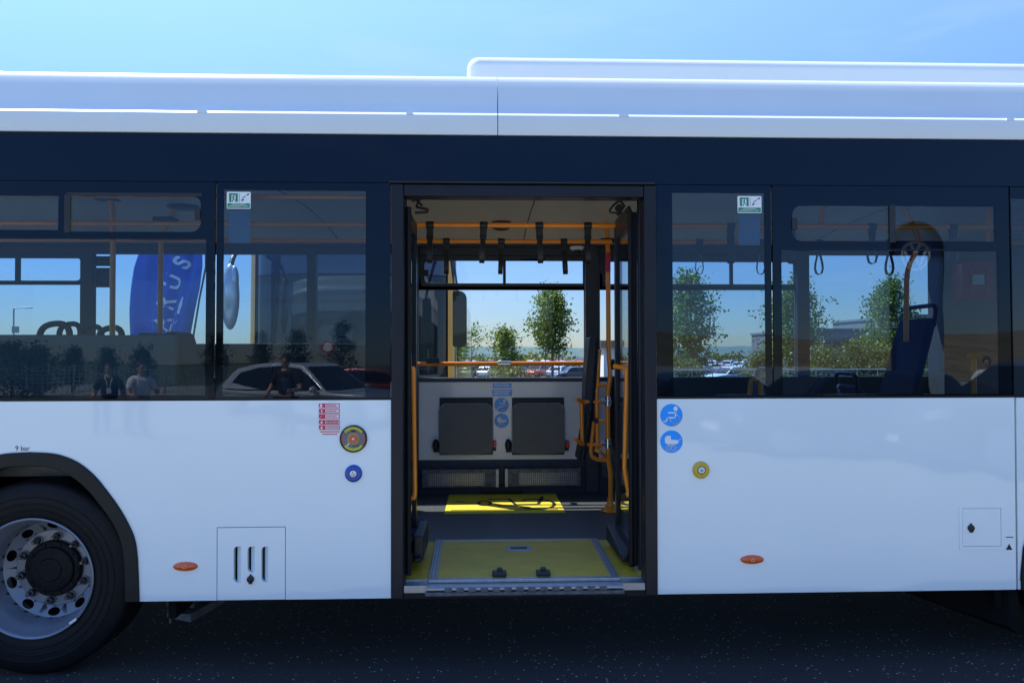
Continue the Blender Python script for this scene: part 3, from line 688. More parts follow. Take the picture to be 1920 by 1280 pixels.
def fwin(op, hop=None, split=None, corner=None):
    x0 = min(p[0] for p in op); x1 = max(p[0] for p in op); z0 = min(p[1] for p in op); z1 = max(p[1] for p in op)
    hs = []
    if hop is None: hs = [rrect(x0+.004, x1-.004, z0+.004, z1-.004)]
    else:
        zt, zb, zm = hop; r = .035
        sL, sR = split
        hs = [rrect(x0+.004, x1-.004, z0+.004, zm), rrect(x0+.055, sL, zb, zt, (r, 0, 0, r) if corner == 'L' else 0), rrect(sR, x1-.012, zb, zt, (0, r, r, 0) if corner == 'R' else 0)]
    f = MB(); f.plate([(x0, z0), (x1, z0), (x1, z1), (x0, z1)], YF+.03, YF+.06, hs); o = f.build('far_window', 'dark', bus, bevel=.003)
    for hl in hs:
        g = MB(); g.plate(hl, YF+.042, YF+.048); g.build('far_window_pane', 'g_far', o, smooth=0)
    return o
hz = (Z(488, YF), Z(530.5, YF), Z(543, YF))
e = fwin(xEe, hz, (X(943.5, YF), X(949, YF)), 'L')
c = W(797, 511, YF); q = MB(); q.box(c.x-.012, c.x+.03, YF, YF+.035, c.z-.025, c.z+.025); q.build('far_window_latch', 'black', e, bevel=.008)
fwin(xA, (Z(483, YF, 80), Z(525, YF, 80), Z(533, YF, 80)), (X(22, YF), X(30, YF)), 'R'); fwin(xB); fwin(xDD); fwin(xFf, (Z(490, YF, 1300), Z(532, YF, 1300), Z(543, YF, 1300)), (X(1372, YF), X(1378, YF))); fwin(xGg)
for (a, b, c_, d) in ((174, 202, 479, 498), (175, 201, 501, 538)):
    q = MB(); x0, x1, z0, z1 = pxr(a, b, c_, d, YF); q.box(x0, x1, YF+.038, YF+.0405, z0, z1); q.build('window_sticker', 'frame', bus)
q = MB(); x0, x1, z0, z1 = pxr(781, 1099, 708, 715.5, YF); q.box(x0, x1, YF-.03, YF, z0, z1); q.build('far_window_sill', 'dark', bus, bevel=.004)
# outer skin far side (seen only through the glass and as a shade)
q = MB(); q.plate([(XL, .41), (XR, .41), (XR, 1.40), (XL, 1.40)], 2.53, 2.545); q.plate([(XL, Z(470, YF)), (XR, Z(470, YF)), (XR, zR), (XL, zR)], 2.525, 2.54); q.build('far_side_panel', 'white', bus)
# ceiling + covings
cp = [(.035, 2.48), (.12, 2.50), (.35, 2.56), (.8, 2.60), (1.3, 2.615), (1.8, 2.60), (2.2, 2.565), (2.36, 2.535)]
q = MB(); q.extr(cp+[(y, z+.02) for (y, z) in cp[::-1]], XL, XR); q.build('ceiling', 'ceil', bus, smooth=60)
for px in (1001, 560, 1690):
    x = X(px, 1.0, 400); q = MB()
    q.extr([(y, z-.0015) for (y, z) in cp[1:]]+[(y, z+.002) for (y, z) in cp[:0:-1]], x-.004, x+.004)
    q.build('ceiling_seam', 'dark', bus)
zt = Z(458, YF)
q = MB(); q.extr([(2.355, 2.536), (2.40, zt+.01), (2.40, zt-.025), (2.45, zt-.03), (2.45, zt+.06), (2.36, 2.56)], XL, XR)
for z in (zt-.004, zt+.004): q.tube([(XL, 2.398, z), (XR, 2.398, z)], .003, 6)
q.build('cove_trim', 'dark', bus)
c = W(940, 415, 1.1); q = MB(); q.lathe([(.074, 0), (.074, -.025), (.066, -.045), (.045, -.058), (0, -.062)], (X(940, 1.72, 413), 1.72, 2.604), 'Z', 36, caps=(False, False)); q.build('ceiling_speaker', 'black', bus)
c = W(1083, 468, 2.3); q = MB(); q.lathe([(.06, .03), (.06, .012), (.045, 0)], (c.x, 2.34, c.z), 'Z', 28); o = q.build('dome_camera', 'wallwhite', bus); q = MB(); q.ell((c.x, 2.335, c.z-.004), (.03, .03, .024)); q.build('camera_lens', 'black', o)
# white wall panel, fold seats, lower dark wall, heaters
x0, x1, z0, z1 = pxr(778, 1117, 715.5, 861, YF-.02)
rec = [pxr(824, 924, 745, 852, YF-.02), pxr(960, 1058, 745, 852, YF-.02)]
q = MB(); q.plate([(x0-.3, z0), (x1+.55, z0), (x1+.55, z1), (x0-.3, z1)], YF-.022, YF-.001, [rrect(*r_) for r_ in rec])
wp = q.build('wall_panel', 'wallwhite', bus, bevel=.002)
for r_ in rec:
    b = MB(); b.plate([(r_[0], r_[2]), (r_[1], r_[2]), (r_[1], r_[3]), (r_[0], r_[3])], YF-.004, YF-.0005); b.build('seat_recess', 'black', wp)
    s_ = MB(); cx = (r_[0]+r_[1])/2; hw = (r_[1]-r_[0])/2-.006; zt_ = Z(758, YF-.08); zb = Z(851, YF-.08)
    outl = [(cx-hw, zb+.01), (cx-hw*.5, zb), (cx, zb-.004), (cx+hw*.5, zb), (cx+hw, zb+.01)] + arc(cx+hw-.055, zt_-.055, .055, 0, 90) + arc(cx-hw+.055, zt_-.055, .055, 90, 180)
    s_.plate(outl, YF-.085, YF-.05); fs = s_.build('folding_seat', 'seat', bus, bevel=.010, bseg=3)
    s_ = MB(); p = [(x, YF-.048, z) for (x, z) in arc(cx+hw-.055, zt_-.055, .0585, 0, 90)+arc(cx-hw+.055, zt_-.055, .0585, 90, 180)]
    p = [(cx+hw+.003, YF-.048, zb+.02)]+p+[(cx-hw-.003, YF-.048, zb+.02)]; s_.tube(p, .006, 8); s_.build('seat_edge', 'wallgrey', fs)
    s_ = MB(); pts = [(r_[0]+.02+(r_[1]-r_[0]-.04)*i/24, YF-.02, r_[3]-.018+.006*math.sin(i*1.4)) for i in range(25)]; s_.tube(pts, .0035, 6); s_.build('seat_cushion_edge', 'frame', fs)
    s_ = MB(); c = W(817 if r_ is rec[0] else 953, 834, YF-.05); s_.ell((c.x, c.y, c.z), (.028, .04, .05)); s_.box(c.x-.02, c.x+.03, YF-.06, YF-.02, c.z-.06, c.z+.02); s_.build('seat_hinge', 'black', fs, bevel=.006)
    s_ = MB(); c = W(927.5 if r_ is rec[0] else 1063.5, 832, YF-.05); s_.box(c.x-.014, c.x+.014, YF-.07, YF-.02, c.z-.028, c.z+.03); o = s_.build('belt_buckle', 'redbox', fs, bevel=.006)
    s_ = MB(); s_.box(c.x-.018, c.x+.012, YF-.068, YF-.02, c.z-.055, c.z-.028); s_.build('buckle_base', 'black', o, bevel=.006)
# stickers on the panel
def disc_sign(px, py, rad, Y, parent, kind, back='blue', fg='sticker'):
    c = W(px, py, Y); q = MB(); q.plate(arc(c.x, c.z, rad, 0, 352, 44), Y-.0012, Y); o = q.build('pictogram_sticker', back, parent, smooth=0)
    g = MB(); k = rad/150.0; T = lambda u, v: (c.x+(u-280)*k, c.z-(v-(275 if kind == 'chair' else 622))*k)
    def line(pts, wd):
        for a, b in zip(pts, pts[1:]):
            a = Vector(T(*a)); b = Vector(T(*b)); d = (b-a).normalized(); n = Vector((-d.y, d.x))*wd*k/2
            e = d*wd*k*.3
            g.plate([tuple(a-e-n), tuple(b+e-n), tuple(b+e+n), tuple(a-e+n)], Y-.0024, Y-.0012)
    if kind == 'chair':
        g.plate([T(335+29*math.cos(R_(a)), 187+30*math.sin(R_(a))) for a in range(0, 360, 15)], Y-.0024, Y-.0012)
        line([(341, 215), (328, 308), (225, 308), (205, 365), (178, 360)], 17); line([(240, 243), (335, 243)], 17)
        line([(327+62*math.cos(R_(a)), 330+62*math.sin(R_(a))) for a in range(-62, 190, 12)], 13)
    else:
        g.plate([T(*p) for p in ((188, 590), (196, 562), (216, 546), (270, 541), (272, 595), (320, 598), (378, 606), (372, 640), (345, 655), (225, 656), (196, 640))], Y-.0024, Y-.0012)
        line([(374, 608), (396, 594), (403, 577)], 5); line([(235, 660), (300, 690)], 6); line([(310, 660), (240, 690)], 6)
        for cx in (236, 308):
            line([(cx+33*math.cos(R_(a)), 706+33*math.sin(R_(a))) for a in range(0, 361, 20)], 8); line([(cx+9*math.cos(R_(a)), 706+9*math.sin(R_(a))) for a in range(0, 361, 45)], 6)
    g.build('wheelchair_pictogram' if kind == 'chair' else 'pram_pictogram', fg, o, smooth=0)
YP = YF-.023
disc_sign(940.5, 759, .0605, YP, wp, 'chair'); disc_sign(940.5, 788.5, .0605, YP, wp, 'pram')
for (a, b, c, d) in ((924, 959, 718.5, 727), (923, 960, 730, 742)):
    x0, x1, z0, z1 = pxr(a, b, c, d, YP); q = MB(); q.plate([(x0, z0), (x1, z0), (x1, z1), (x0, z1)], YP-.0012, YP); o = q.build('info_sticker', 'blue', wp, smooth=0)
    q = MB(); n = 2 if d < 730 else 3
    for k in range(n):
        zz = z1-(z1-z0)*(k+.8)/(n+.6); a0 = x0+.012; random.seed(k)
        while a0 < x1-.02:
            l = random.uniform(.006, .018); q.plate([(a0, zz), (a0+l, zz), (a0+l, zz+.005), (a0, zz+.005)], YP-.0024, YP-.0012); a0 += l+.004
    q.build('info_text_lines', 'silver', o, smooth=0)
# heaters
for (a, b, c, d, rev) in ((791, 936, 880, 913, 0), (946, 1089, 878.5, 911, 1)):
    x0, x1, z0, z1 = pxr(a, b, c, d, YF-.10); q = MB()
    g0, g1 = (x0+.05, x1-.12) if not rev else (x0+.12, x1-.03)
    q.plate([(x0, z0), (x1, z0), (x1, z1), (x0, z1)], YF-.10, YF-.085, [rrect(g0, g1, z0+.012, z1-.03)]); q.box(x0, x1, YF-.085, YF-.002, z0, z1)
    ht = q.build('floor_heater', 'grime', bus, bevel=.002)
    q = MB(); n = 7
    for i in range(n+1): z = z0+.012+(z1-z0-.042)*i/n; q.box(g0, g1, YF-.098, YF-.0925, z-.0022, z+.0022)
    m_ = 30
    for i in range(m_+1): x = g0+(g1-g0)*i/m_; q.box(x-.002, x+.002, YF-.0965, YF-.0925, z0+.012, z1-.03)
    q.build('heater_grille', 'alu', ht)
    q = MB(); q.box(g0, g1, YF-.0915, YF-.0855, z0+.012, z1-.03); q.build('grille_backing', 'black', ht)
    q = MB(); xe = x1-.016 if not rev else x0+.016; q.box(xe-.012, xe+.012, YF-.106, YF-.1, z0-.002, z1+.002); q.build('heater_bracket', 'alu', ht, bevel=.002)
q = MB(); x0, x1, z0, z1 = pxr(902, 980, 911, 924, YF-.07); q.box(x0, x1, YF-.07, YF-.002, z0, z1); q.build('heater_duct', 'frame', bus, bevel=.003)
# far pillar between windows, lower leg box
x0, x1, z0, z1 = pxr(1098, 1122, 462, 924, YF-.04)
q = MB(); q.box(x0, x1, YF-.05, YF-.001, FL+.003, z1); q.box(X(773, YF-.04), X(785, YF-.04), YF-.05, YF-.001, FL+.003, z1); q.build('wall_pillar', 'dark', bus, bevel=.008)
q = MB(); x0, x1, z0, z1 = pxr(1132, 1160, 852, 892, YF-.03); 
for i in range(9): q.box(x0, x1, YF-.03, YF-.024, z0+(z1-z0)*i/9, z0+(z1-z0)*(i+.5)/9)
q.box(x0-.01, x1+.01, YF-.0235, YF-.002, z0-.01, z1+.01); q.build('wall_vent', 'grime', bus)

# ---- rails, poles, handles
RF, RR = .75, 1.45
zrf, zrr = Z(422.5, RF), Z(452.5, RR)
def rail(pts, r=.016, name='handrail', m='orange', p=bus):
    q = MB(); q.tube(pts, r, 12, 0); return q.build(name, m, p, smooth=60)
rail([(XL+.4, RF, zrf), (XR-.1, RF, zrf)]); rail([(XL+.4, RR, zrr), (X(1148, RR), RR, zrr)]); rail([(X(1165, RR), RR, zrr), (XR-.1, RR, zrr)])
rail([(XL+.4, .20, Z(369, .20, 500)), (X(690, .2), .20, Z(369, .2, 500))], .014)
wr = rail([(X(783, YF-.09), YF-.09, Z(682, YF-.09)), (X(1095, YF-.09), YF-.09, Z(681, YF-.09))], .0175, 'wall_handrail')
q = MB(); c = W(945, 681.5, YF-.09); q.tube([(c.x-.055, YF-.09, c.z), (c.x+.055, YF-.09, c.z)], .022, 14); q.box(c.x-.02, c.x+.02, YF-.09, YF, c.z-.016, c.z+.016); q.build('rail_clamp', 'steel', wr, bevel=.003)
q = MB(); c = W(812, 676, YF-.09); q.plate(rrect(c.x-.055, c.x+.055, c.z-.022, c.z+.022, (0, 0, .01, .03)), YF-.115, YF-.06); q.build('stop_button', 'black', wr, bevel=.004)
# main vertical pole with wheelchair support
PY = 1.70
def p3(px, py, Y=PY): return W(px, py, Y)
zp = FL+.004
rail(bez([p3(1125, 374), p3(1128, 395), p3(1138, 425), p3(1140, 470), p3(1141, 660), p3(1145, 705), p3(1139, 735), p3(1140, 860), p3(1145, 885), Vector((X(1145, PY, 955), PY, zp))], .09), .0175, 'grab_pole')
q = MB(); c = W(1144, 958, PY); q.lathe([(.07, 0), (.07, .008), (.045, .02), (.024, .06), (.018, .10)], (X(1144, PY, 955), PY, zp), 'Z', 24); q.build('pole_base', 'orange', bus, smooth=50)
q = MB(); c = p3(1138, 452); q.plate(rrect(c.x-.055, c.x+.055, c.z-.018, c.z+.018, .012), PY-.03, PY+.03); q.build('pole_joint', 'black', bus, bevel=.005)
q = MB(); q.tube([p3(1140, 474), p3(1140, 510)], .0192, 12); q.build('pole_sleeve', 'red', bus)
q = MB(); c = p3(1149, 683); q.ell(c, (.022, .03, .04)); q.build('stop_button', 'frame', bus)
hs = MB()
hs.tube(bez([p3(1140, 722), p3(1122, 721), p3(1117, 735)], .02), .014, 10)
hs.tube(bez([p3(1124, 655), p3(1121, 700), p3(1118, 760), p3(1119, 776)], .02), .014, 10)
hs.tube(bez([p3(1080, 748, PY-.12), p3(1092, 753), p3(1130, 753)], .03), .015, 10)
hs.tube([p3(1090, 755), p3(1092, 832)], .015, 10)
hs.tube(bez([p3(1079, 823, PY-.10), p3(1092, 833), p3(1130, 834)], .03), .015, 10)
hs.tube([p3(1119, 756), p3(1120, 842)], .015, 10); hs.tube([p3(1109, 832), p3(1113, 790)], .013, 10)
hs.tube(bez([p3(1108, 833), p3(1108, 855), p3(1122, 862), p3(1141, 862)], .05), .015, 10)
hs.tube([p3(1122, 790), p3(1140, 790)], .015, 10); hs.tube(bez([p3(1116, 842, PY-.08), p3(1124, 846, PY-.1), p3(1135, 856, PY-.03)], .03), .014, 10)
sup = hs.build('wheelchair_support', 'orange', bus, smooth=60)
q = MB(); n = 14; rings = []
for i in range(n+1):
    t = i/n; py = 632+(862-632)*t; cx = 1114-24*t+6*math.sin(t*3.1); wd = (7+6*math.sin(math.pi*min(1, t*1.3+.1))) 
    a = W(cx-wd, py, PY+.03); b = W(cx+wd, py, PY+.03)
    rings.append([q.bm.verts.new(v) for v in (a+Vector((0, -.03, 0)), (a+b)/2+Vector((0, -.05, 0)), b+Vector((0, -.03, 0)), b+Vector((0, .2, 0)), a+Vector((0, .2, 0)))])
for A, B in zip(rings, rings[1:]):
    for k in range(5): q.bm.faces.new((A[k], A[(k+1) % 5], B[(k+1) % 5], B[k]))
q.bm.faces.new(rings[0]); q.bm.faces.new(rings[-1][::-1]); pad = q.build('backrest_pad', 'black', sup, bevel=.008, smooth=60)
q = MB(); random.seed(3)
for i in range(26):
    t = i/26; py = 645+205*t; cx = 1118-24*t
    a = W(cx-1+random.uniform(-1, 1), py, PY-.03); q.tube([a, a+Vector((.015, -.006, .008)), a+Vector((.030, 0, -.004))], .004, 6)
q.build('backrest_stitching', 'frame', pad)
q = MB()
for py in (752, 831):
    a = p3(1127, py); b = p3(1141, py); q.tube([a, b], .017, 12); q.tube([p3(1140, py-9), p3(1140, py+9)], .0235, 14); q.lathe([(.012, 0), (.012, .02)], (b.x+.01, b.y-.03, b.z), 'Y', 10)
q.build('support_clamp', 'steel', sup)
q = MB(); c = p3(1117, 788, PY-.02); q.lathe([(.018, -.02), (.018, .02)], c, 'Y', 16); q.build('support_pivot', 'black', sup)
q = MB(); n = 20; rings = []
for i in range(n+1):
    t = i/n; py = 705+150*t; r0 = 9+1.2*(i % 2)
    a = W(1153-r0, py, PY+.25); b = W(1153+r0-1, py, PY+.25)
    rings.append([q.bm.verts.new(v) for v in (a, (a+b)/2+Vector((0, -.04, 0)), b, b+Vector((0, .08, 0)), a+Vector((0, .08, 0)))])
for A, B in zip(rings, rings[1:]):
    for k in range(5): q.bm.faces.new((A[k], A[(k+1) % 5], B[(k+1) % 5], B[k]))
q.bm.faces.new(rings[0]); q.bm.faces.new(rings[-1][::-1]); q.build('cushion_pad', 'black', sup, smooth=0)

# ---- door leaves, folded inwards
def leaf(xc, y0, y1, side):
    q = MB(); t = .018; z0, z1 = FL+.03, 2.40
    q.box(xc-t, xc+t, y0, y0+.05, z0, z1); q.box(xc-t, xc+t, y1-.05, y1, z0, z1); q.box(xc-t, xc+t, y0+.05, y1-.05, z0, z0+.12); q.box(xc-t, xc+t, y0+.05, y1-.05, z1-.08, z1)
    o = q.build('door_leaf', 'frame', bus, bevel=.005)
    g = MB(); g.box(xc-.004, xc+.004, y0+.05, y1-.05, z0+.12, z1-.08); g.build('door_glass', 'g_door', o, smooth=0)
    e = MB(); e.tube([(xc+side*.02, y0-.005, z0), (xc+side*.02, y0-.005, z1)], .014, 12); e.tube([(xc-side*.022, y1+.004, z0), (xc-side*.022, y1+.004, z1)], .010, 12); e.build('door_edge_seal', 'rubber', o, smooth=60)
    return o
xl = X(760, .12); xr = X(1195, .12)
dl = leaf(xl, .10, .60, 1); dr = leaf(xr, .20, .72, -1)
q = MB(); q.tube([(X(1203, .14), .14, FL+.03), (X(1203, .14), .14, 2.45)], .022, 16); q.build('door_shaft', 'frame', bus, smooth=60)
q = MB(); q.tube([(X(758.5, .13), .13, FL+.03), (X(758.5, .13), .13, 2.45)], .012, 16); q.build('door_shaft', 'frame', bus, smooth=60)
Yh = .36
rail(bez([W(769, 690, Yh), W(775, 690, Yh), W(775.5, 720, Yh), W(778, 920, Yh), W(777, 933, Yh), W(771, 934, Yh)], .02), .0125, 'door_handle', 'orange', dl)
rail([W(1152, 686, Yh+.1), W(1184, 691, Yh)], .013, 'door_handle', 'orange', dr)
q = MB(); q.ell(W(1184, 691, Yh), (.022, .022, .022)); q.build('handle_end', 'orange', dr)
rail(bez([W(1175, 690, Yh), W(1175, 720, Yh), W(1171, 880, Yh), W(1178, 918, Yh), W(1179, 928, Yh)], .03), .0135, 'door_handle', 'orange', dr)
q = MB(); q.ell(W(1179, 926, Yh), (.02, .02, .02)); q.build('handle_end', 'orange', dr)
x0, x1 = X(776, .30), X(795, .30); q = MB(); q.box(x0, x1, .25, .62, FL+.055, Z(990, .4)); q.box(x0+.005, x1-.004, .2, .25, FL+.06, Z(1035, .3)); q.build('door_drive_cover', 'black', bus, bevel=.012)
x0, x1 = X(1157, .40), X(1178, .30); q = MB(); q.hexa([(x0, .28, FL+.03), (x1, .28, FL+.03), (x1+.03, .75, FL+.03), (x0-.01, .75, FL+.03), (x0, .28, Z(1045, .3)), (x1, .28, Z(1030, .3)), (x1+.03, .75, Z(988, .7)), (x0-.01, .75, Z(986, .7))]); q.build('door_drive_cover', 'black', bus, bevel=.012)
q = MB(); c1 = W(789, 1072, .28); q.ell((c1.x, .24, c1.z), (.008, .006, .008)); c1 = W(1171, 1069, .28); q.ell((c1.x, .26, c1.z), (.008, .006, .008)); q.build('cover_screw', 'steel', bus)
q = MB(); A = .30
q.tube(bez([W(772, 377, A), W(788, 372, A), W(780, 388, A), W(802, 393, A), W(801, 398, A), W(778, 399, A)], .01), .007, 8); q.tube([W(776, 372, A), W(792, 386, A)], .006, 8); q.build('door_linkage', 'black', bus, smooth=60); q = MB()
q.tube(bez([W(1166, 374, A), W(1150, 384, A), W(1141, 398, A), W(1166, 400, A)], .02), .006, 8); q.tube([W(1160, 372, A), W(1170, 386, A), W(1158, 404, A)], .008, 8)
q.lathe([(.02, 0), (.02, .03)], W(1161, 389, A), 'Y', 14); q.build('door_linkage', 'black', bus, smooth=60)
q = MB(); a = W(1153, 416, .5); q.hexa([W(1153, 414, .70), W(1155, 424, .70), W(1182, 396, .25), W(1178, 386, .25), W(1156, 414, .72), W(1158, 424, .72), W(1185, 396, .27), W(1181, 386, .27)]); q.build('door_arm', 'frame', bus)

# ---- side decals and buttons
q = MB(); zc = 0
cx0, cx1 = X(598), X(637)
for k, (a, b) in enumerate(((756, 764.2), (766, 774.5), (776, 785), (787, 795.5), (797, 805.5))):
    z0, z1 = Z(b, 0, 617), Z(a, 0, 617)
    tx = X(610); 
    q.plate([(cx0, z0), (cx1, z0), (cx1, z1), (cx0, z1)], -.0012, 0, [rrect(tx, cx1-.004, z0+.004, z1-.004)])
rq = q; q = MB()
for k, (a, b) in enumerate(((756, 764.2), (766, 774.5), (776, 785), (787, 795.5), (797, 805.5))):
    z0, z1 = Z(b, 0, 617), Z(a, 0, 617); h_ = z1-z0
    ix = cx0+.012; 
    if k == 0: q.plate([(ix-.005, z0+.003), (ix+.005, z0+.003), (ix+.005, z1-.003), (ix-.005, z1-.003)], -.0024, -.0012)
    elif k == 1: q.plate(arc(ix+.002, z1-h_*.4, .004, 0, 330, 8), -.0024, -.0012); q.plate(arc(ix+.004, z0+h_*.25, .003, 0, 330, 8), -.0024, -.0012)
    elif k == 2: q.plate([(ix-.006, z0+.004), (ix+.006, z1-.006), (ix+.008, z1-.003), (ix-.004, z0+.009)], -.0024, -.0012)
    else: q.plate([(ix-.002, z0+.004), (ix+.006, z0+.004), (ix+.006, z1-.004), (ix-.002, z1-.008)], -.0024, -.0012)
    q.plate([(cx0+.002, z0+.003), (cx0+.005, z0+.003), (cx0+.005, z0+.006), (cx0+.002, z0+.006)], -.0024, -.0012)
    random.seed(k+5)
    for ln in ((.5,) if k != 3 else (.68, .36)):
        a0 = X(610)+.004
        while a0 < cx1-.016:
            l = random.uniform(.004, .010); zz = z0+h_*ln; rq.plate([(a0, zz-.0028), (a0+l, zz-.0028), (a0+l, zz+.0028), (a0, zz+.0028)], -.0012, -.0002); a0 += l+.002
for (py, ax, bx) in ((809, 600, 636), (813.5, 605, 631)):
    a0 = X(ax); zz = Z(py, 0, 617)
    while a0 < X(bx):
        l = random.uniform(.004, .010); rq.plate([(a0, zz-.003), (a0+l, zz-.003), (a0+l, zz+.003), (a0, zz+.003)], -.0012, -.0002); a0 += l+.002
red = rq.build('rules_sticker', 'red', bus, smooth=0); q.build('rules_pictogram', 'sticker', red, smooth=0)
c = W(663, 822, 0); r = .0685
q = MB(); q.lathe([(r, 0), (r, -.010), (r-.004, -.014), (r-.007, -.014), (r-.007, -.006)], (c.x, 0, c.z), seg=48, caps=(False, False)); val = q.build('door_opener_ring', 'black', bus)
def ringseg(r0, r1, a0, a1, y, n=16):
    o = [(c.x+r1*math.cos(R_(a0+(a1-a0)*i/n)), c.z+r1*math.sin(R_(a0+(a1-a0)*i/n))) for i in range(n+1)]; i_ = [(c.x+r0*math.cos(R_(a1-(a1-a0)*i/n)), c.z+r0*math.sin(R_(a1-(a1-a0)*i/n))) for i in range(n+1)]
    return o+i_
q = MB(); q.plate(arc(c.x, c.z, r-.0065, 0, 352, 44), -.007, -.001); q.build('dial_face', 'gauge', val, smooth=0)
q = MB(); q.plate(ringseg(.048, .061, 38, 142, 0), -.0085, -.0072); q.build('dial_ring', 'lime', val, smooth=0); q = MB(); q.plate(ringseg(.048, .061, 218, 322, 0), -.0085, -.0072); q.build('dial_ring', 'lime', val, smooth=0)
for s0 in (-36, 148):
    q = MB()
    for k in range(9): q.plate(ringseg(.051, .059, s0+k*7.6, s0+k*7.6+5, 0, 3), -.0085, -.0072)
    q.build('dial_ring', 'amb', val, smooth=0)
q = MB(); q.lathe([(.031, -.007), (.031, -.0085), (.024, -.0085)], (c.x, 0, c.z), seg=36, caps=(False, False)); q.build('dial_centre', 'gold', val)
q = MB(); q.lathe([(.024, -.007), (.024, -.0092), (.0, -.0092)], (c.x, 0, c.z), seg=36, caps=(False, False)); q.build('dial_centre', 'amb', val)
q = MB(); q.lathe([(.005, -.007), (.005, -.012), (.0, -.012)], (c.x, 0, c.z), seg=16, caps=(False, False)); q.plate([(c.x-.034, c.z-.034), (c.x-.028, c.z-.036), (c.x-.018, c.z-.022), (c.x-.022, c.z-.020)], -.0098, -.0085); q.build('dial_mark', 'sticker', val)
q = MB(); q.plate(rrect(c.x-.010, c.x+.009, c.z+.034, c.z+.044), -.0095, -.0072); q.plate(rrect(c.x-.006, c.x+.03, c.z-.036, c.z-.033), -.0092, -.0072); q.build('dial_window', 'ink', val)
def button(px, py, m, kind):
    c = W(px, py, 0); q = MB(); q.lathe([(.0435, 0), (.043, -.008), (.038, -.014), (.030, -.017), (.0215, -.016), (.0205, -.010)], (c.x, 0, c.z), seg=48, caps=(False, False)); o = q.build('door_button', m, bus, smooth=60)
    q = MB(); q.lathe([(.0205, -.008), (.0205, -.0145), (.017, -.0150)], (c.x, 0, c.z), seg=36, caps=(False, False)); q.build('button_ring', 'frame', o)
    q = MB(); q.lathe([(.0175, -.008), (.0172, -.0165), (.015, -.018), (0, -.0185)], (c.x, 0, c.z), seg=36, caps=(False, False)); q.build('button_cap', 'sticker', o, smooth=60)
    q = MB()
    if kind == 'chair':
        q.tube([(c.x-.002+.007*math.cos(R_(a)), -.0185, c.z-.004+.007*math.sin(R_(a))) for a in range(-200, 40, 20)], .0009, 5); q.ell((c.x-.003, -.0185, c.z+.010), (.0024, .001, .0024)); q.tube([(c.x-.003, -.0185, c.z+.008), (c.x-.002, -.0185, c.z), (c.x+.005, -.0185, c.z-.001), (c.x+.009, -.0185, c.z-.008)], .0009, 5)
    else:
        for rr in (.005, .009): q.tube([(c.x+rr*math.cos(R_(a)), -.0183, c.z+rr*.7*math.sin(R_(a))) for a in range(0, 360, 20)], .0008, 5, closed=True)
        q.tube([(c.x, -.0185, c.z-.004), (c.x, -.0185, c.z+.004)], .0008, 5)
    q.build('button_symbol', 'ink', o)
button(663, 887, 'deepblue', 'chair'); button(1314, 880.5, 'butyel', 'pram')
disc_sign(1259, 778, .0575, -.0005, bus, 'chair'); disc_sign(1259, 827.5, .0575, -.0005, bus, 'pram')

# ---- interior seen through the glass
q = MB(); x0, x1 = X(-300, .15), X(331, .15); q.box(x0, x1, .14, .18, 1.1, Z(628, .14, 150)); q.build('seat_base_panel', 'slate', bus, bevel=.004)
q = MB(); q.box(XL, wx+.76, .2, 2.4, 1.0, 1.2); q.build('raised_floor', 'floor', bus)
q = MB(); q.box(wx+.73, xb-.05, .04, .06, .48, 1.40); q.build('inner_side_lining', 'dark', bus); q = MB(); q.box(xc+.05, fwx-.73, .04, .06, .48, 1.40); q.build('inner_side_lining', 'dark', bus)
q = MB(); q.box(-5.0, X(575, 2.2), 2.30, 2.44, FL+.003, Z(646, 2.3, 500)); q.build('far_lining', 'dark', bus)
q = MB(); q.box(XL, XL+.05, .1, 2.44, .5, 2.5); q.build('rear_bulkhead', 'dark', bus)
q = MB(); q.box(X(1771, 2.2), (XR-.07), 2.20, 2.43, FL+.003, 2.5); q.build('cabin_partition', 'cabgrey', bus, bevel=.01)
# seats
def seat(px, Y, zt, face=1, mm='seatblue', handle=True, w_=.42):
    cx = X(px, Y); q = MB(); zb = zt-.62; s = face
    q.hexa([(cx-.03, Y-w_/2, zb), (cx+.07*s, Y-w_/2, zb), (cx+.07*s, Y+w_/2, zb), (cx-.03, Y+w_/2, zb), (cx-.16*s, Y-w_/2+.04, zt), (cx-.09*s, Y-w_/2+.04, zt), (cx-.09*s, Y+w_/2-.04, zt), (cx-.16*s, Y+w_/2-.04, zt)])
    o = q.build('passenger_seat', mm, bus, bevel=.03, bseg=3)
    q = MB(); q.box(min(cx, cx+.44*s), max(cx, cx+.44*s), Y-w_/2, Y+w_/2, zb-.04, zb+.05); q.build('seat_cushion', mm, o, bevel=.025, bseg=3)
    q = MB(); q.box(cx+.1*s-.05, cx+.1*s+.15, Y-.1, Y+.1, max(FL+.001, zb-.45), zb-.03); q.build('seat_pedestal', 'dark', o, bevel=.01)
    if handle:
        q = MB(); q.tube(bez([(cx-.13*s, Y-w_/2+.05, zt-.06), (cx-.15*s, Y-w_/2+.04, zt+.09), (cx-.15*s, Y+w_/2-.04, zt+.09), (cx-.13*s, Y+w_/2-.05, zt-.06)], .09), .016, 10); q.build('seat_handle', 'frame', o, smooth=60)
    return o
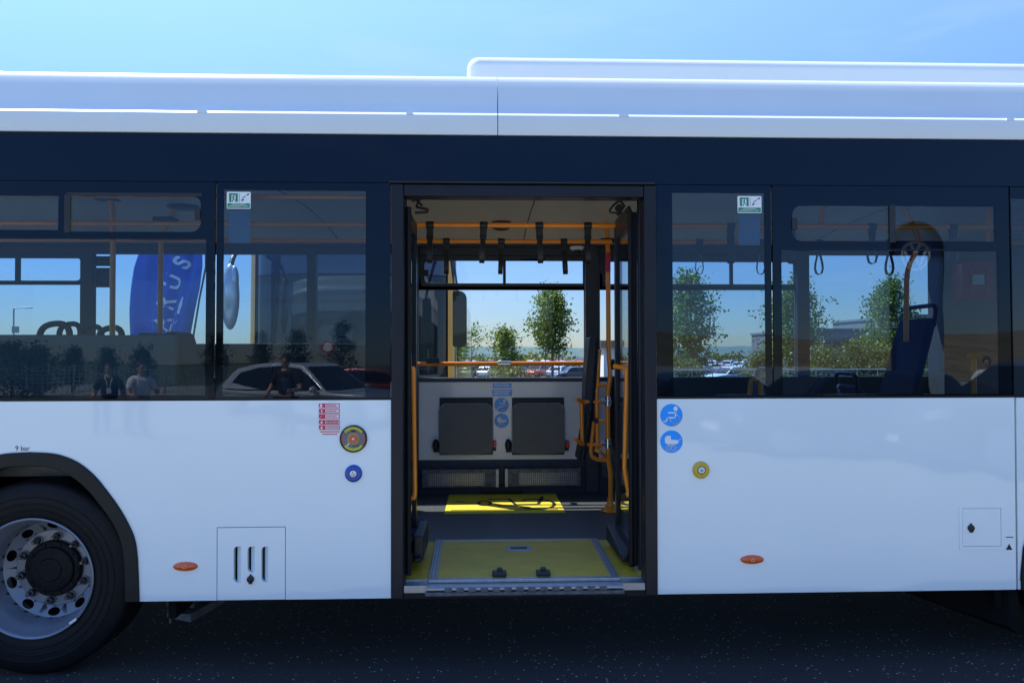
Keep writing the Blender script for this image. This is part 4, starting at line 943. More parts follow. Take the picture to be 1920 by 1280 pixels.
def hoop(px0, px1, py, Y):
    q = MB(); zt = Z(py, Y, px0); a, b = X(px0, Y, py), X(px1, Y, py)
    q.tube(bez([(a-.02, Y, zt-.55), (a, Y, zt-.02), (b, Y, zt), (b+.02, Y, zt-.55)], .10), .020, 12); o = q.build('seat_back_hoop', 'dark', bus, smooth=60)
    q = MB(); q.hexa([(a+.0, Y-.02, zt-.6), (b, Y-.02, zt-.6), (b, Y+.04, zt-.6), (a, Y+.04, zt-.6), (a+.03, Y-.02, zt-.10), (b-.03, Y-.02, zt-.09), (b-.03, Y+.04, zt-.09), (a+.03, Y+.04, zt-.10)]); q.build('hoop_cushion', 'seatblue', o, bevel=.015)
for a in ((75, 130, 604, 1.2), (112, 150, 605, 1.9), (152, 190, 610, 1.9), (186, 228, 612, 1.2)): hoop(*a)
seat(330, .55, Z(624, .5, 320), 1, 'seatblue', False); seat(372, 1.25, Z(622, 1.2, 370), 1, 'seatblue', False); seat(560, 1.9, 1.45, 1); seat(650, .6, 1.20, 1)
seat(1690, 1.5, Z(598, 1.5, 1690), -1, 'seatblue', True, .46); seat(1400, 1.95, 1.42, -1); seat(1620, 2.0, 1.38, 1)
def ypole(pts, Y, r=.0165): rail(bez([W(a, b, Y) for a, b in pts], .08), r, 'grab_pole')
ypole([(203, 362), (210, 385), (212, 430), (210, 700)], .95); ypole([(332, 372), (322, 408), (302, 440), (299, 700)], 1.2)
ypole([(1545, 372), (1541, 400), (1541, 420)], .9); ypole([(1690, 380), (1720, 440), (1724, 460), (1700, 505), (1699, 640)], 1.15); ypole([(1858, 372), (1852, 420), (1856, 470)], 1.0)
q = MB(); c = W(200, 370, .95); q.box(c.x-.07, c.x+.07, .9, 1.0, c.z-.02, c.z+.03); c = W(311, 415, 1.2); q.box(c.x-.07, c.x+.07, 1.15, 1.25, c.z-.025, c.z+.025); q.build('pole_joint', 'black', bus, bevel=.01)
c = W(343, 411, 1.2); q = MB(); q.lathe([(.10, 0), (.10, -.012), (.085, -.02), (0, -.022)], (c.x, 1.2, 2.612), 'Z', 30, caps=(False, False)); q.build('ceiling_speaker', 'black', bus)
q = MB(); q.tube(bez([W(1405, 745, .9), W(1408, 712, .9), W(1425, 712, .9), W(1427, 745, .9)], .05), .016, 10); q.build('seat_grab_handle', 'orange', bus, smooth=60)
q = MB(); q.tube([W(1816, 667, .8), W(1836, 667, .8)], .018, 10); q.tube([W(1826, 668, .8), W(1826, 745, .8)], .016, 10); q.build('cabin_door_handle', 'orange', bus, smooth=60)
fb0 = pxr(1804, 1864, 489, 562, 2.06)
fab = thing('first_aid_box', 'red plastic box with pale label on the cabin partition inside the bus', 'first aid box', ((fb0[0]+fb0[1])/2, 2.12, fb0[2]))
q = MB(); q.plate(rrect(fb0[0], fb0[1], fb0[2], fb0[3], .03), 2.06, 2.198); q.build('box_case', 'redbox', fab, bevel=.012, bseg=3)
q = MB(); w_ = (fb0[1]-fb0[0]); q.box(fb0[0]+w_*.32, fb0[0]+w_*.68, 2.053, 2.06, (fb0[2]+fb0[3])/2-.035, (fb0[2]+fb0[3])/2+.045); q.build('box_label', 'sticker', fab)
q = MB(); q.box(fb0[0]+w_*.34, fb0[0]+w_*.66, 2.045, 2.06, fb0[3]-.05, fb0[3]-.02); q.box(fb0[0]+w_*.22, fb0[0]+w_*.27, 2.05, 2.06, fb0[2]+.01, fb0[3]-.05); q.box(fb0[0]+w_*.73, fb0[0]+w_*.78, 2.05, 2.06, fb0[2]+.01, fb0[3]-.05); q.build('box_latch', 'redbox', fab, bevel=.004)

# ---- hanging straps
def strap_proto():
    t = thing('hanging_strap', 'x', 'hanging strap', (0, 0, 0), 0, 'hanging straps on the orange rails')
    q = MB(); q.tube([(-.024, 0, 0), (.024, 0, 0)], .0225, 14); q.box(-.020, .020, -.012, .012, -.06, -.012); local(q.build('strap_clip', 'black', bevel=.003), t)
    q = MB(); hw = .016
    path = [(0, -.05), (-.010, -.09), (-.024, -.15), (-.027, -.19), (-.018, -.222), (0, -.230), (.018, -.222), (.027, -.19), (.024, -.15), (.010, -.09)]
    n = len(path); rg = []
    for i in range(n):
        y, z = path[i]; a = Vector(path[i-1]); b = Vector(path[(i+1) % n]); d = (b-a).normalized(); nn = Vector((-d.y, d.x))*.0022
        rg.append([q.bm.verts.new((sx, y+sg*nn.x, z+sg*nn.y)) for sx, sg in ((-hw, 1), (hw, 1), (hw, -1), (-hw, -1))])
    for i in range(n):
        A, B = rg[i], rg[(i+1) % n]
        for k in range(4): q.bm.faces.new((A[k], A[(k+1) % 4], B[(k+1) % 4], B[k]))
    local(q.build('strap_loop', 'black', smooth=60), t)
    q = MB(); q.box(-.021, .021, -.014, .014, -.085, -.060); local(q.build('strap_sleeve', 'frame', bevel=.003), t)
    return t
spots = [(806, RF, 0, 0, 'black strap, leftmost on the front orange rail in the doorway'), (907, RF, 0, 3, 'black strap on the front rail just left of the round ceiling speaker'), (1011, RF, 0, -2, 'black strap on the front rail just right of the ceiling seam'), (1102, RF, 0, 0, 'black strap, rightmost on the front rail in front of the dark pillar'),
         (837, RR, 0, 0, 'black strap, leftmost on the rear orange rail over the far window'), (940, RR, 0, 2, 'black strap on the rear rail over the far window divider'), (1057, RR, 0, -3, 'black strap, rightmost on the rear rail beside the dome camera'),
         (1311, RR, 80, 0, 'loop strap hanging in the window right of the door before a tree'), (1370, RF, 20, 0, 'strap on the front rail in the window right of the door, beside the notice sheet'), (1426, RR, 60, 0, 'strap half hidden by the right edge of the window right of the door'),
         (1535, RR, 85, 0, 'loop strap against the sky, leftmost behind the wide right window'), (1635, RF, 80, 0, 'loop strap in the middle of the wide right window'), (1667, RR, 85, 0, 'long loop strap in front of the rightmost tree'), (1786, RF, 30, 0, 'strap on the front rail near the red first aid box'), (1484, RF, 10, 0, 'strap at the left end of the wide right window')]
pr = strap_proto()
for i, (px, Y, rz, tilt, lab) in enumerate(spots):
    o = pr if i == 0 else copy_tree(pr)
    o.location = (X(px, Y, 440), Y, zrf if Y == RF else zrr); o.rotation_euler = (0, R_(tilt), 0); o['label'] = lab
    if rz:
        for ch in o.children:
            if ch.name.startswith('strap_loop') or ch.name.startswith('strap_sleeve'): ch.rotation_euler = (0, 0, R_(rz))

# ================================================================== COACH behind (faces the camera)
CY = 5.6
kx0, kx1 = X(446, CY), X(852, CY); kc = (kx0+kx1)/2; kw = (kx1-kx0)/2
coach = thing('parked_coach', 'dark navy coach with orange corner stripes parked nose on behind the bus', 'coach', (kc, CY, GZ))
def ky_(x, z):                     # curved, raked nose
    u = (x-kc)/kw; return CY+.42*abs(u)**3.2+max(0, z-.9)*.026
def nose(x0, x1, z0, z1, d0, d1, nx=20, nz=8):
    q = MB(); g = {}
    for i in range(nx+1):
        for j in range(nz+1):
            x = x0+(x1-x0)*i/nx; z = z0+(z1-z0)*j/nz
            for s, d in ((0, d0), (1, d1)): g[i, j, s] = q.bm.verts.new((x, ky_(x, z)+d, z))
    for i in range(nx):
        for j in range(nz):
            q.bm.faces.new([g[a] for a in ((i, j, 0), (i+1, j, 0), (i+1, j+1, 0), (i, j+1, 0))]); q.bm.faces.new([g[a] for a in ((i, j, 1), (i, j+1, 1), (i+1, j+1, 1), (i+1, j, 1))])
    for i in range(nx):
        for j in (0, nz): q.bm.faces.new([g[a] for a in ((i, j, 0), (i, j, 1), (i+1, j, 1), (i+1, j, 0))])
    for j in range(nz):
        for i in (0, nx): q.bm.faces.new([g[a] for a in ((i, j, 0), (i, j+1, 0), (i, j+1, 1), (i, j, 1))])
    return q
nose(kx0+.02, kx1-.02, .35, 1.12, 0, .25).build('coach_nose', 'coachnavy', coach, smooth=60)
nose(kx0+.1, kx1-.1, 1.13, 2.62, .0, .02).build('coach_windscreen', 'g_car', coach, smooth=80)
nose(kx0+.1, kx1-.1, 2.63, 3.35, .0, .25).build('coach_front_cap', 'coachnavy', coach, smooth=60)
nose(kx0+.02, kx0+.098, .5, 3.3, -.01, .2, 4).build('corner_stripe', 'coachor', coach, smooth=60)
nose(kx1-.098, kx1-.02, .5, 3.3, -.01, .2, 4).build('corner_stripe', 'coachor', coach, smooth=60)
q = MB(); q.box(kx0, kx1, CY+.55, CY+11, .35, 3.4); q.build('coach_body', 'coachnavy', coach, bevel=.08, bseg=4)
q = MB()
for sx in (kx0-.004, kx1+.004-.02):
    for k in range(6): q.box(sx, sx+.02, CY+1+k*1.6, CY+2.45+k*1.6, 1.4, 2.6)
q.build('coach_side_window', 'g_car', coach)
for sx in (kx0+.15, kx1-.15):
    for yy in (CY+2.3, CY+8):
        q = MB(); q.lathe([(.3, -.15), (.46, -.15), (.48, -.12), (.48, .12), (.46, .15), (.3, .15)], (sx, yy, .51), 'X', 32); q.build('coach_wheel', 'tyre', coach)
for s in (-1, 1):
    q = MB(); x = kc+s*kw*.72; q.ell((x, ky_(x, .8)-.005, .8), (.2, .05, .09)); q.build('coach_headlight', 'steel', coach)
a = W(428, 500, CY-.35); b = W(432, 612, CY-.35)
q = MB(); q.ell(((a.x+b.x)/2, CY-.32, (a.z+b.z)/2), (.105, .13, .40)); o = q.build('coach_mirror', 'silver', coach, smooth=80)
q = MB(); c = W(442, 525, CY-.30); q.ell((c.x, CY-.34, c.z), (.045, .08, .17)); q.build('mirror_pod', 'silver', o, smooth=80)
q = MB(); q.tube(bez([W(446, 470, CY+.2), W(438, 480, CY-.2), W(432, 500, CY-.3)], .1), .03, 10); q.build('mirror_arm', 'black', o)
q = MB(); x0, x1, z0, z1 = pxr(849, 875, 546, 650, CY-.2); q.plate(rrect(x0, x1, z0, z1, (.03, .06, .09, .03)), CY-.26, CY-.10); o = q.build('coach_mirror', 'rubber', coach, bevel=.03, bseg=3)
q = MB(); q.tube([W(846, 470, CY+.2), W(856, 550, CY-.2)], .03, 10); q.build('mirror_arm', 'black', o)
q = MB()
for k in range(2):
    x = kc-.5+k*.75; q.tube([(x, ky_(x, 1.16)-.02, 1.16), (x-.35, ky_(x-.35, 1.75)-.02, 1.75)], .012, 6)
q.build('coach_wiper', 'black', coach)

# ================================================================== FLAGS
def feather(name, label, base, edge_l, edge_r, zs, yb, cloth, m, waves):
    pass
FY = 5.3
flag = thing('feather_flag', 'tall blue feather flag with white lettering beside the coach', 'flag', (X(350, FY), FY, GZ))
L_ = [(478, 258), (500, 252), (540, 248), (580, 246), (628, 246), (690, 247), (740, 250)]
Rr = [(478, 383), (500, 383), (540, 376), (580, 364), (628, 352), (690, 340), (740, 330)]
Lx = [(380, 306), (420, 284), (450, 268)]+[(a, b) for a, b in L_]
def interp(tab, y):
    for (a, b), (c, d) in zip(tab, tab[1:]):
        if a <= y <= c: return b+(d-b)*(y-a)/(c-a)
    return tab[-1][1] if y > tab[-1][0] else tab[0][1]
Ltab = [(330, 352), (345, 330)] + Lx
Rtab = [(330, 362), (345, 372), (380, 380), (420, 384), (450, 385)]+Rr
def flag_y(u, v): return .06*math.sin(u*15+v*7)*(.3+.7*u)+.036*math.sin(u*37-v*6)*(.2+.8*u)+.03*math.sin(v*8)
q = MB(); nu, nv = 60, 60; g = []
for j in range(nv+1):
    py = 330+(740-330)*j/nv; row = []
    for i in range(nu+1):
        u = i/nu; px = interp(Ltab, py)*(1-u)+interp(Rtab, py)*u; p = W(px, py, FY)
        row.append(q.bm.verts.new((p.x, FY+flag_y(u, j/nv), p.z)))
    g.append(row)
for j in range(nv):
    for i in range(nu): q.bm.faces.new((g[j][i], g[j][i+1], g[j+1][i+1], g[j+1][i]))
o = q.build('flag_cloth', 'flagblue', flag, smooth=80); sm = o.modifiers.new('thickness', 'SOLIDIFY'); sm.thickness = .002
q = MB(); q.tube([W(352, 1000, FY+.02)*1.0, W(356, 740, FY+.02), W(363, 628, FY+.02), W(374, 560, FY+.02), W(386, 500, FY+.02), W(386, 440, FY+.02), W(378, 370, FY+.02), W(358, 332, FY+.02)], .012, 8)
for v in q.bm.verts: v.co.z = max(v.co.z, GZ+.01)
q.build('flag_pole', 'black', flag, smooth=60)
q = MB(); b = W(352, 1000, FY+.02); q.tube([(b.x-.5, FY, GZ+.02), (b.x+.5, FY, GZ+.02)], .02, 8); q.tube([(b.x, FY-.5, GZ+.02), (b.x, FY+.5, GZ+.02)], .02, 8); q.tube([(b.x, FY+.02, GZ+.02), (b.x, FY+.02, .5)], .02, 8); q.build('flag_base', 'black', flag)
# lettering: runs up the flag; each letter a small mesh on the cloth
def flag_surf(px, py):
    a, b_ = interp(Ltab, py), interp(Rtab, py); u = (px-a)/(b_-a); p = W(px, py, FY)
    return Vector((p.x, FY+flag_y(u, (py-330)/410)-.006, p.z))
for ch, cx, cy, rot, sz in (('S', 342, 493, 60, 31), ('U', 326, 529, 62, 31), ('R', 315, 568, 66, 31), ('A', 305, 606, 70, 31), ('K', 298, 645, 74, 31), ('I', 293, 676, 76, 31)):
    me = text_mesh(ch, sz*1.25, 'flag_letter', 'flagwhite', 'CENTER', 1, .018); a = R_(rot)
    bmx = bmesh.new(); bmx.from_mesh(me); bmesh.ops.subdivide_edges(bmx, edges=bmx.edges, cuts=1); bmx.to_mesh(me); bmx.free()
    for v in me.vertices:
        u, w_ = v.co.x, v.co.y; v.co = flag_surf(cx+u*math.cos(a)-w_*math.sin(a)*1.0, cy-(u*math.sin(a)+w_*math.cos(a)))
    o = bpy.data.objects.new('flag_letter', me); COL.objects.link(o); par(o, flag)
q = MB()
for (pts) in ([(336, 583), (343, 556), (345, 559), (339, 590), (331, 583)], [(322, 628), (328, 597), (336, 600), (333, 607), (329, 606), (327, 628)], [(312, 628), (319, 605), (322, 607), (316, 628)], [(331, 590), (341, 562), (345, 556), (343, 575), (337, 588)]):
    q.bm.faces.new([q.bm.verts.new(flag_surf(*p)+Vector((0, -.002, 0))) for p in pts])
q.build('flag_emblem', 'flagwhite', flag, smooth=0, recalc=False)

# ================================================================== TREES
def limbs(h, clear, rx, seed, shape):
    rnd = random.Random(seed); o = []
    nl = 22
    for k in range(nl):
        t = k/(nl-1); z = h*(clear*.75+(.86-clear*.75)*t); a = k*2.4+rnd.uniform(-.5, .5)
        prof = (math.sin(math.pi*min(1, .16+.80*t**(.8/shape))))**.7
        l = rx*prof*rnd.uniform(.72, 1.22); up = rnd.uniform(.25, .75)
        p0 = Vector((0, 0, z)); p2 = Vector((math.cos(a)*l, math.sin(a)*l, z+l*up)); p1 = (p0+p2)/2+Vector((0, 0, -.08*l))
        o.append((p0, p1, p2, l))
    o.append((Vector((0, 0, h*.7)), Vector((.03, 0, h*.82)), Vector((.05, .03, h*.93)), rx*.5))
    return o
def crown(name, n, rx, h, clear, leaf, mkey, seed, shape=1.0):
    rnd = random.Random(seed); q = MB(); L = limbs(h, clear, rx, seed, shape); per = max(2, int(n/len(L)*1.15))
    for (p0, p1, p2, l) in L:
        for i in range(per):
            t = rnd.uniform(.22, 1.08); c = p0*(1-t)**2+p1*2*t*(1-t)+p2*t*t
            sp = .10*rx+.20*l; c = c+Vector((rnd.gauss(0, sp), rnd.gauss(0, sp), rnd.gauss(0, sp*.8)))
            if c.z > h: c.z = h-rnd.random()*.3
            s = rnd.uniform(.5, 1.4)
            for j in range(rnd.randint(7, 13)):
                p = c+Vector((rnd.gauss(0, 1), rnd.gauss(0, 1), rnd.gauss(0, .75)))*leaf*1.2*s
                d = Vector((rnd.gauss(0, .8), rnd.gauss(0, .8), rnd.gauss(.3, .7))).normalized(); u = d.orthogonal().normalized(); a = rnd.uniform(0, 6.28); v = d.cross(u); u, v = u*math.cos(a)+v*math.sin(a), v*math.cos(a)-u*math.sin(a)
                ll = leaf*rnd.uniform(.5, 1.15)
                q.bm.faces.new([q.bm.verts.new(p+x) for x in (u*ll*.55, u*ll*.1+v*ll*.36, -u*ll*.45, u*ll*.1-v*ll*.36)])
    return q.build(name, mkey, smooth=0, recalc=False)
def trunk(h, r, seed, clear, rx, shape):
    q = MB(); q.tube([(0, 0, -.4), (.02, 0, h*.3), (-.03, .02, h*.6), (.03, 0, h*.92)], r, 10, r2=r*.22)
    for (p0, p1, p2, l) in limbs(h, clear, rx, seed, shape): q.tube([p0, p1, p2], r*.36, 6, r2=r*.10)
    return q.build('trunk', 'bark')
def mk_tree(name, label, loc, rx, h, n, leaf, mkey='leaf', seed=1, clear=.28, stakes=False, group=None, cat='tree', shape=1.0):
    t = thing(name, label, cat, loc, 0, group); rz = h*(1-clear)/2; cz = h-rz
    local(crown('crown', n, rx, h, clear, leaf, mkey, seed, shape), t); local(trunk(h, .035+h*.007, seed, clear, rx, shape), t)
    if stakes:
        for (sx, sy) in ((-.5, -.2), (.5, -.2), (0.05, -.5)):
            q = MB(); q.tube([(sx, sy, -.5), (sx, sy, h*.36)], .05, 8); local(q.build('stake', 'stake'), t)
        q = MB(); q.tube([(-.5, -.2, h*.33), (.5, -.2, h*.33)], .03, 6); local(q.build('stake_tie', 'stake'), t)
    return t
def at(px, y): return Vector((X(px, y), y, gz(y)))
def hgt(py, y, px=960): return Z(py, y, px)-gz(y)
G = 'young trees in the car park'
T = [('slim_tree', 'tall young tree with stakes standing clear behind the open doorway', 1035, 528, 52, 1.22, 560, .25, 11, .46, True, 1),
     ('slim_tree', 'small staked tree low behind the handrail in the doorway', 948, 610, 52, 1.0, 240, .25, 12, .2, True, 1),
     ('slim_tree', 'thin tree just right of the black coach mirror', 884, 602, 56, 1.6, 70, .22, 13, .25, True, 1),
     ('slim_tree', 'leafy tree at the left edge of the window right of the door', 1290, 497, 44, 1.5, 680, .23, 14, .24, False, 1),
     ('slim_tree', 'wide tree behind the dark post between the right windows', 1490, 512, 44, 1.6, 680, .23, 15, .18, False, 1),
     ('slim_tree', 'rightmost large tree behind the bent orange pole', 1668, 512, 46, 1.55, 680, .23, 16, .2, False, 1)]
for (nme, lab, px, py, y, rx, n, leaf, sd_, cl, st, sh) in T:
    mk_tree(nme, lab, at(px, y), rx, hgt(py, y, px), n, leaf, 'leaf', sd_, cl, st, G, 'tree', sh)
B = [('shrub', 'round yellow green shrub left of the rightmost tree', 1610, 640, 34, 1.6), ('shrub', 'low shrub at the left end of the hedge by the guard rail', 1540, 655, 34, 1.3), ('shrub', 'shrub under the pale building at the right', 1742, 636, 40, 1.5),
     ('shrub', 'shrub half hidden behind the dark post between windows', 1425, 660, 36, 1.0), ('shrub', 'shrub under the leafy tree right of the door', 1282, 676, 38, 1.0), ('shrub', 'shrub at the foot of the rightmost tree', 1665, 650, 33, 1.4), ('shrub', 'small low shrub at the foot of the small staked tree', 958, 688, 50, 1.3)]
for i, (nme, lab, px, py, y, rx) in enumerate(B):
    mk_tree(nme, lab, at(px, y), rx, hgt(py, y, px), 300, .16, 'leafdark', 30+i, .05, False, 'shrubs beside the car park', 'shrub', 1.2)
q = MB(); rnd = random.Random(9)
for i in range(420):
    x = -60+260*rnd.random(); y = 178+rnd.uniform(-3, 3); hh = 1.0+1.3*abs(math.sin(x*.07))+1.0*rnd.random()
    for k in range(12):
        p = Vector((x+rnd.gauss(0, .9), y+rnd.gauss(0, .8), gz(y)+hh*rnd.uniform(.05, 1.0))); d = Vector((rnd.gauss(0, 1), rnd.gauss(0, 1), rnd.gauss(0, .7))).normalized(); u = d.orthogonal().normalized(); v = d.cross(u)
        q.bm.faces.new([q.bm.verts.new(p+w3) for w3 in (u*.5, v*.4, -u*.5, -v*.4)])
tag(q.build('far_hedgerow', 'leafdark', smooth=0, recalc=False), kind='stuff')
# guard rail
ra, rb = at(1180, 30), at(1760, 30); q = MB(); gr = thing('guard_rail', 'thin grey metal guard rail in front of the shrubs', 'guard rail', ((ra.x+rb.x)/2, 30, ra.z))
zr_ = Z(693, 30, 1400)
for z in (zr_, zr_-.35): q.tube([(ra.x, 30, z), (rb.x, 30, z)], .03, 8)
q.build('rail_bar', 'galv', gr, smooth=60); n = int((rb.x-ra.x)/.9)
q = MB()
for i in range(n+1): x = ra.x+(rb.x-ra.x)*i/n; q.tube([(x, 30, ra.z-.1), (x, 30, zr_)], .022, 6)
q.build('rail_post', 'galv', gr, smooth=60)
# lamp
lp = at(25, 62); lamp = thing('street_lamp', 'tall thin grey street lamp alone against the sky', 'street lamp', lp)
zt = Z(578, 62, 25); q = MB(); q.tube([(lp.x, 62, lp.z), (lp.x, 62, zt-.1), (lp.x+.05, 62, zt)], .07, 8, r2=.05); q.tube([(lp.x, 62, zt), (X(50, 62, 578), 62, zt+.05)], .04, 8); q.build('lamp_pole', 'galv', lamp)
q = MB(); x = X(50, 62, 578); q.box(x-.1, x+.45, 61.9, 62.1, zt, zt+.1); q.build('lamp_head', 'galv', lamp, bevel=.03)
q = MB(); q.box(lp.x-.1, lp.x+.5, 61.9, 61.95, Z(624, 62, 25), Z(612, 62, 25)); q.build('lamp_sign', 'galv', lamp)
# buildings
def building(name, label, px0, px1, py, y, depth, m, wins, roof=True):
    x0, x1 = X(px0, y), X(px1, y); zt = Z(py, y, (px0+px1)/2); z0 = gz(y)-.5
    t = thing(name, label, 'building', ((x0+x1)/2, y, gz(y))); q = MB(); q.box(x0, x1, y, y+depth, z0, zt); q.build('wall', m, t)
    q = MB(); q.box(x0-.2, x1+.2, y-.2, y+depth+.2, zt+.003, zt+.35); q.build('roof', 'bldg' if m == 'bldg' else 'stake', t)
    for (a, b, c, d) in wins:
        q = MB(); q.box(X(a, y), X(b, y), y-.06, y+.01, Z(d, y, a), Z(c, y, a)); o = q.build('window', 'bldgwin', t)
        q = MB(); n = max(2, int((X(b, y)-X(a, y))/1.6))
        for i in range(n+1): xx = X(a, y)+(X(b, y)-X(a, y))*i/n; q.box(xx-.05, xx+.05, y-.09, y-.061, Z(d, y, a), Z(c, y, a))
        q.build('window_frame', 'bldglight', o)
    return t
building('warehouse', 'long low dark grey hall behind the shrubs', 1545, 1720, 620, 105, 30, 'bldg', [(1560, 1700, 640, 652)])
building('office_building', 'taller grey office building with a window band at right', 1716, 1850, 594, 100, 25, 'bldg', [(1722, 1840, 616, 632), (1722, 1840, 645, 660)])
building('white_cabin', 'small pale cabin with ochre roof edge seen by the orange pole', 1132, 1162, 651, 34, 6, 'conc', [])

# ================================================================== CARS
def car_proto(kind, paint, name='parked_car', lod=False):
    t = thing(name, 'x', 'car'); L, Wd, H = {'suv': (4.55, 1.84, 1.64), 'hatch': (4.1, 1.76, 1.48), 'sedan': (4.65, 1.82, 1.44)}[kind]
    hl, hw = L/2, Wd/2
    belt = H*.60
    low = {'suv': [(-hl, .55), (-hl+.03, .35), (-hl+.35, .24), (hl-.4, .22), (hl-.05, .33), (hl, .55), (hl-.02, .78), (hl-.25, .95), (hl-1.25, belt+.03), (-hl+.25, belt+.06), (-hl+.04, belt-.10)],
           'hatch': [(-hl, .5), (-hl+.03, .34), (-hl+.35, .22), (hl-.4, .2), (hl-.05, .3), (hl, .5), (hl-.03, .68), (hl-.2, .80), (hl-.95, belt+.02), (-hl+.2, belt+.05), (-hl+.03, belt-.1)],
           'sedan': [(-hl, .5), (-hl+.03, .34), (-hl+.35, .22), (hl-.4, .2), (hl-.05, .3), (hl, .48), (hl-.03, .65), (hl-.2, .76), (hl-1.15, belt+.02), (-hl+.75, belt+.06), (-hl+.08, belt+.02)]}[kind]
    top = {'suv': [(hl-1.20, belt), (hl-2.02, H-.06), (hl-2.55, H), (-hl+1.2, H-.05), (-hl+.70, H-.15), (-hl+.16, belt+.04)],
           'hatch': [(hl-.95, belt), (hl-1.6, H-.05), (hl-2.1, H), (-hl+.9, H-.03), (-hl+.5, H-.10), (-hl+.15, belt+.02)],
           'sedan': [(hl-1.15, belt), (hl-1.85, H-.05), (hl-2.35, H), (-hl+1.7, H-.02), (-hl+1.3, H-.10), (-hl+.65, belt+.02)]}[kind]
    def loft(out, wf, name, mk, bev):
        q = MB(); n = len(out); A = [q.bm.verts.new((p[0], -wf(p), p[1])) for p in out]; B = [q.bm.verts.new((p[0], wf(p), p[1])) for p in out]
        q.bm.faces.new(A); q.bm.faces.new(B[::-1])
        for i in range(n): q.bm.faces.new((A[i], B[i], B[(i+1) % n], A[(i+1) % n]))
        return local(q.build(name, mk, bevel=bev, bseg=3, smooth=50), t)
    loft(low, lambda p: hw*(1-.10*(abs(p[0])/hl)**6)*(1 if p[1] > .4 else .94), 'car_body', paint, .07)
    loft(top, lambda p: hw*(.93-.20*max(0, (p[1]-belt)/(H-belt))), 'car_cabin', paint, .05)
    # glass: inset outline, a little proud
    ib = [(p[0]*.97+.0, belt+.06 if p[1] <= belt+.03 else p[1]-.085) for p in top]
    q = MB(); wf = lambda p: hw*(.93-.20*max(0, (p[1]-belt)/(H-belt)))+.006
    for s in (-1, 1):
        f = [q.bm.verts.new((p[0]*.93, s*wf(p), p[1])) for p in ib]; q.bm.faces.new(f if s < 0 else f[::-1])
    def pane(i0, i1, off):
        a, b = top[i0], top[i1]; d = Vector((b[0]-a[0], b[1]-a[1])); n = Vector((d.y, -d.x)).normalized()*off
        p0 = Vector(a)+d*.10+n; p1 = Vector(a)+d*.92+n
        q.bm.faces.new([q.bm.verts.new(v) for v in ((p0.x, -wf(p0.to_tuple())+.09, p0.y), (p0.x, wf(p0.to_tuple())-.09, p0.y), (p1.x, wf(p1.to_tuple())-.09, p1.y), (p1.x, -wf(p1.to_tuple())+.09, p1.y))])
    pane(0, 1, .012); pane(5, 4, -.012)
    local(q.build('car_window', 'g_car', smooth=0, recalc=False), t)
    for sx in (-hl+.78, hl-.86):
        for sy in (-1, 1):
            q = MB(); q.lathe([(.20, -.10), (.30, -.11), (.325, -.09), (.325, .09), (.30, .11), (.20, .10)], (sx, sy*(hw-.10), .325), 'Y', 24, caps=(False, False)); o = local(q.build('wheel', 'tyre'), t)
            if not lod:
                q = MB(); q.lathe([(.215, 0), (.20, sy*.012), (.06, sy*.02), (0, sy*.02)], (sx, sy*(hw+.004), .325), 'Y', 24, caps=(False, False)); local(q.build('wheel_rim', 'rim'), o)
    if not lod:
        for sy in (-1, 1):
            q = MB(); q.ell((hl-.14, sy*(hw-.26), .74 if kind == 'suv' else .64), (.16, .26, .05)); local(q.build('headlight', 'steel'), t)
            q = MB(); q.ell((-hl+.06, sy*(hw-.22), .84), (.08, .2, .08)); local(q.build('tail_light', 'redbox'), t)
            q = MB(); q.ell((hl-1.45, sy*(hw+.09), belt+.07), (.08, .11, .075)); local(q.build('door_mirror', paint), t)
        q = MB(); q.box(hl-.09, hl+.012, -hw*.6, hw*.6, .40, .62); local(q.build('grille', 'black', bevel=.02), t)
        q = MB(); q.box(hl-.02, hl+.022, -.26, .26, .42, .53); local(q.build('number_plate', 'sticker'), t)
    return t
PAINT = {'white': mat('car_white', (.78, .79, .80), .3, 0, 1, .01), 'silver': mat('car_silver', (.58, .59, .61), .3, .3, 1, .02), 'grey': mat('car_grey', (.12, .125, .135), .3, .4, 1, .02), 'black': mat('car_black', (.012, .012, .014), .2, 0, 1, .02),
         'blue': mat('car_blue', (.02, .06, .22), .3, .3, 1, .02), 'red': mat('car_red', (.42, .015, .02), .3, .1, 1, .02), 'dark blue': mat('car_dark_blue', (.01, .02, .05), .2, .2, 1, .02)}
def repaint(t, m):
    for ch in t.children:
        if ch.name.split('.')[0] in ('car_body', 'car_cabin', 'door_mirror'):
            ch.material_slots[0].link = 'OBJECT'; ch.material_slots[0].material = PAINT[m]
protos = {k: car_proto(k, PAINT['silver'], 'parked_car', True) for k in ('suv', 'hatch', 'sedan')}
used = set()
def place_car(kind, paint, loc, rz, label, group):
    if kind not in used: o = protos[kind]; used.add(kind)
    else: o = copy_tree(protos[kind])
    o.location = loc; o.rotation_euler = (0, 0, rz); o['label'] = label; o['group'] = group; repaint(o, paint); return o
rnd = random.Random(21); ordn = ['first', 'second', 'third', 'fourth', 'fifth', 'sixth', 'seventh', 'eighth', 'ninth', 'tenth', 'eleventh', 'twelfth', 'thirteenth', 'fourteenth']
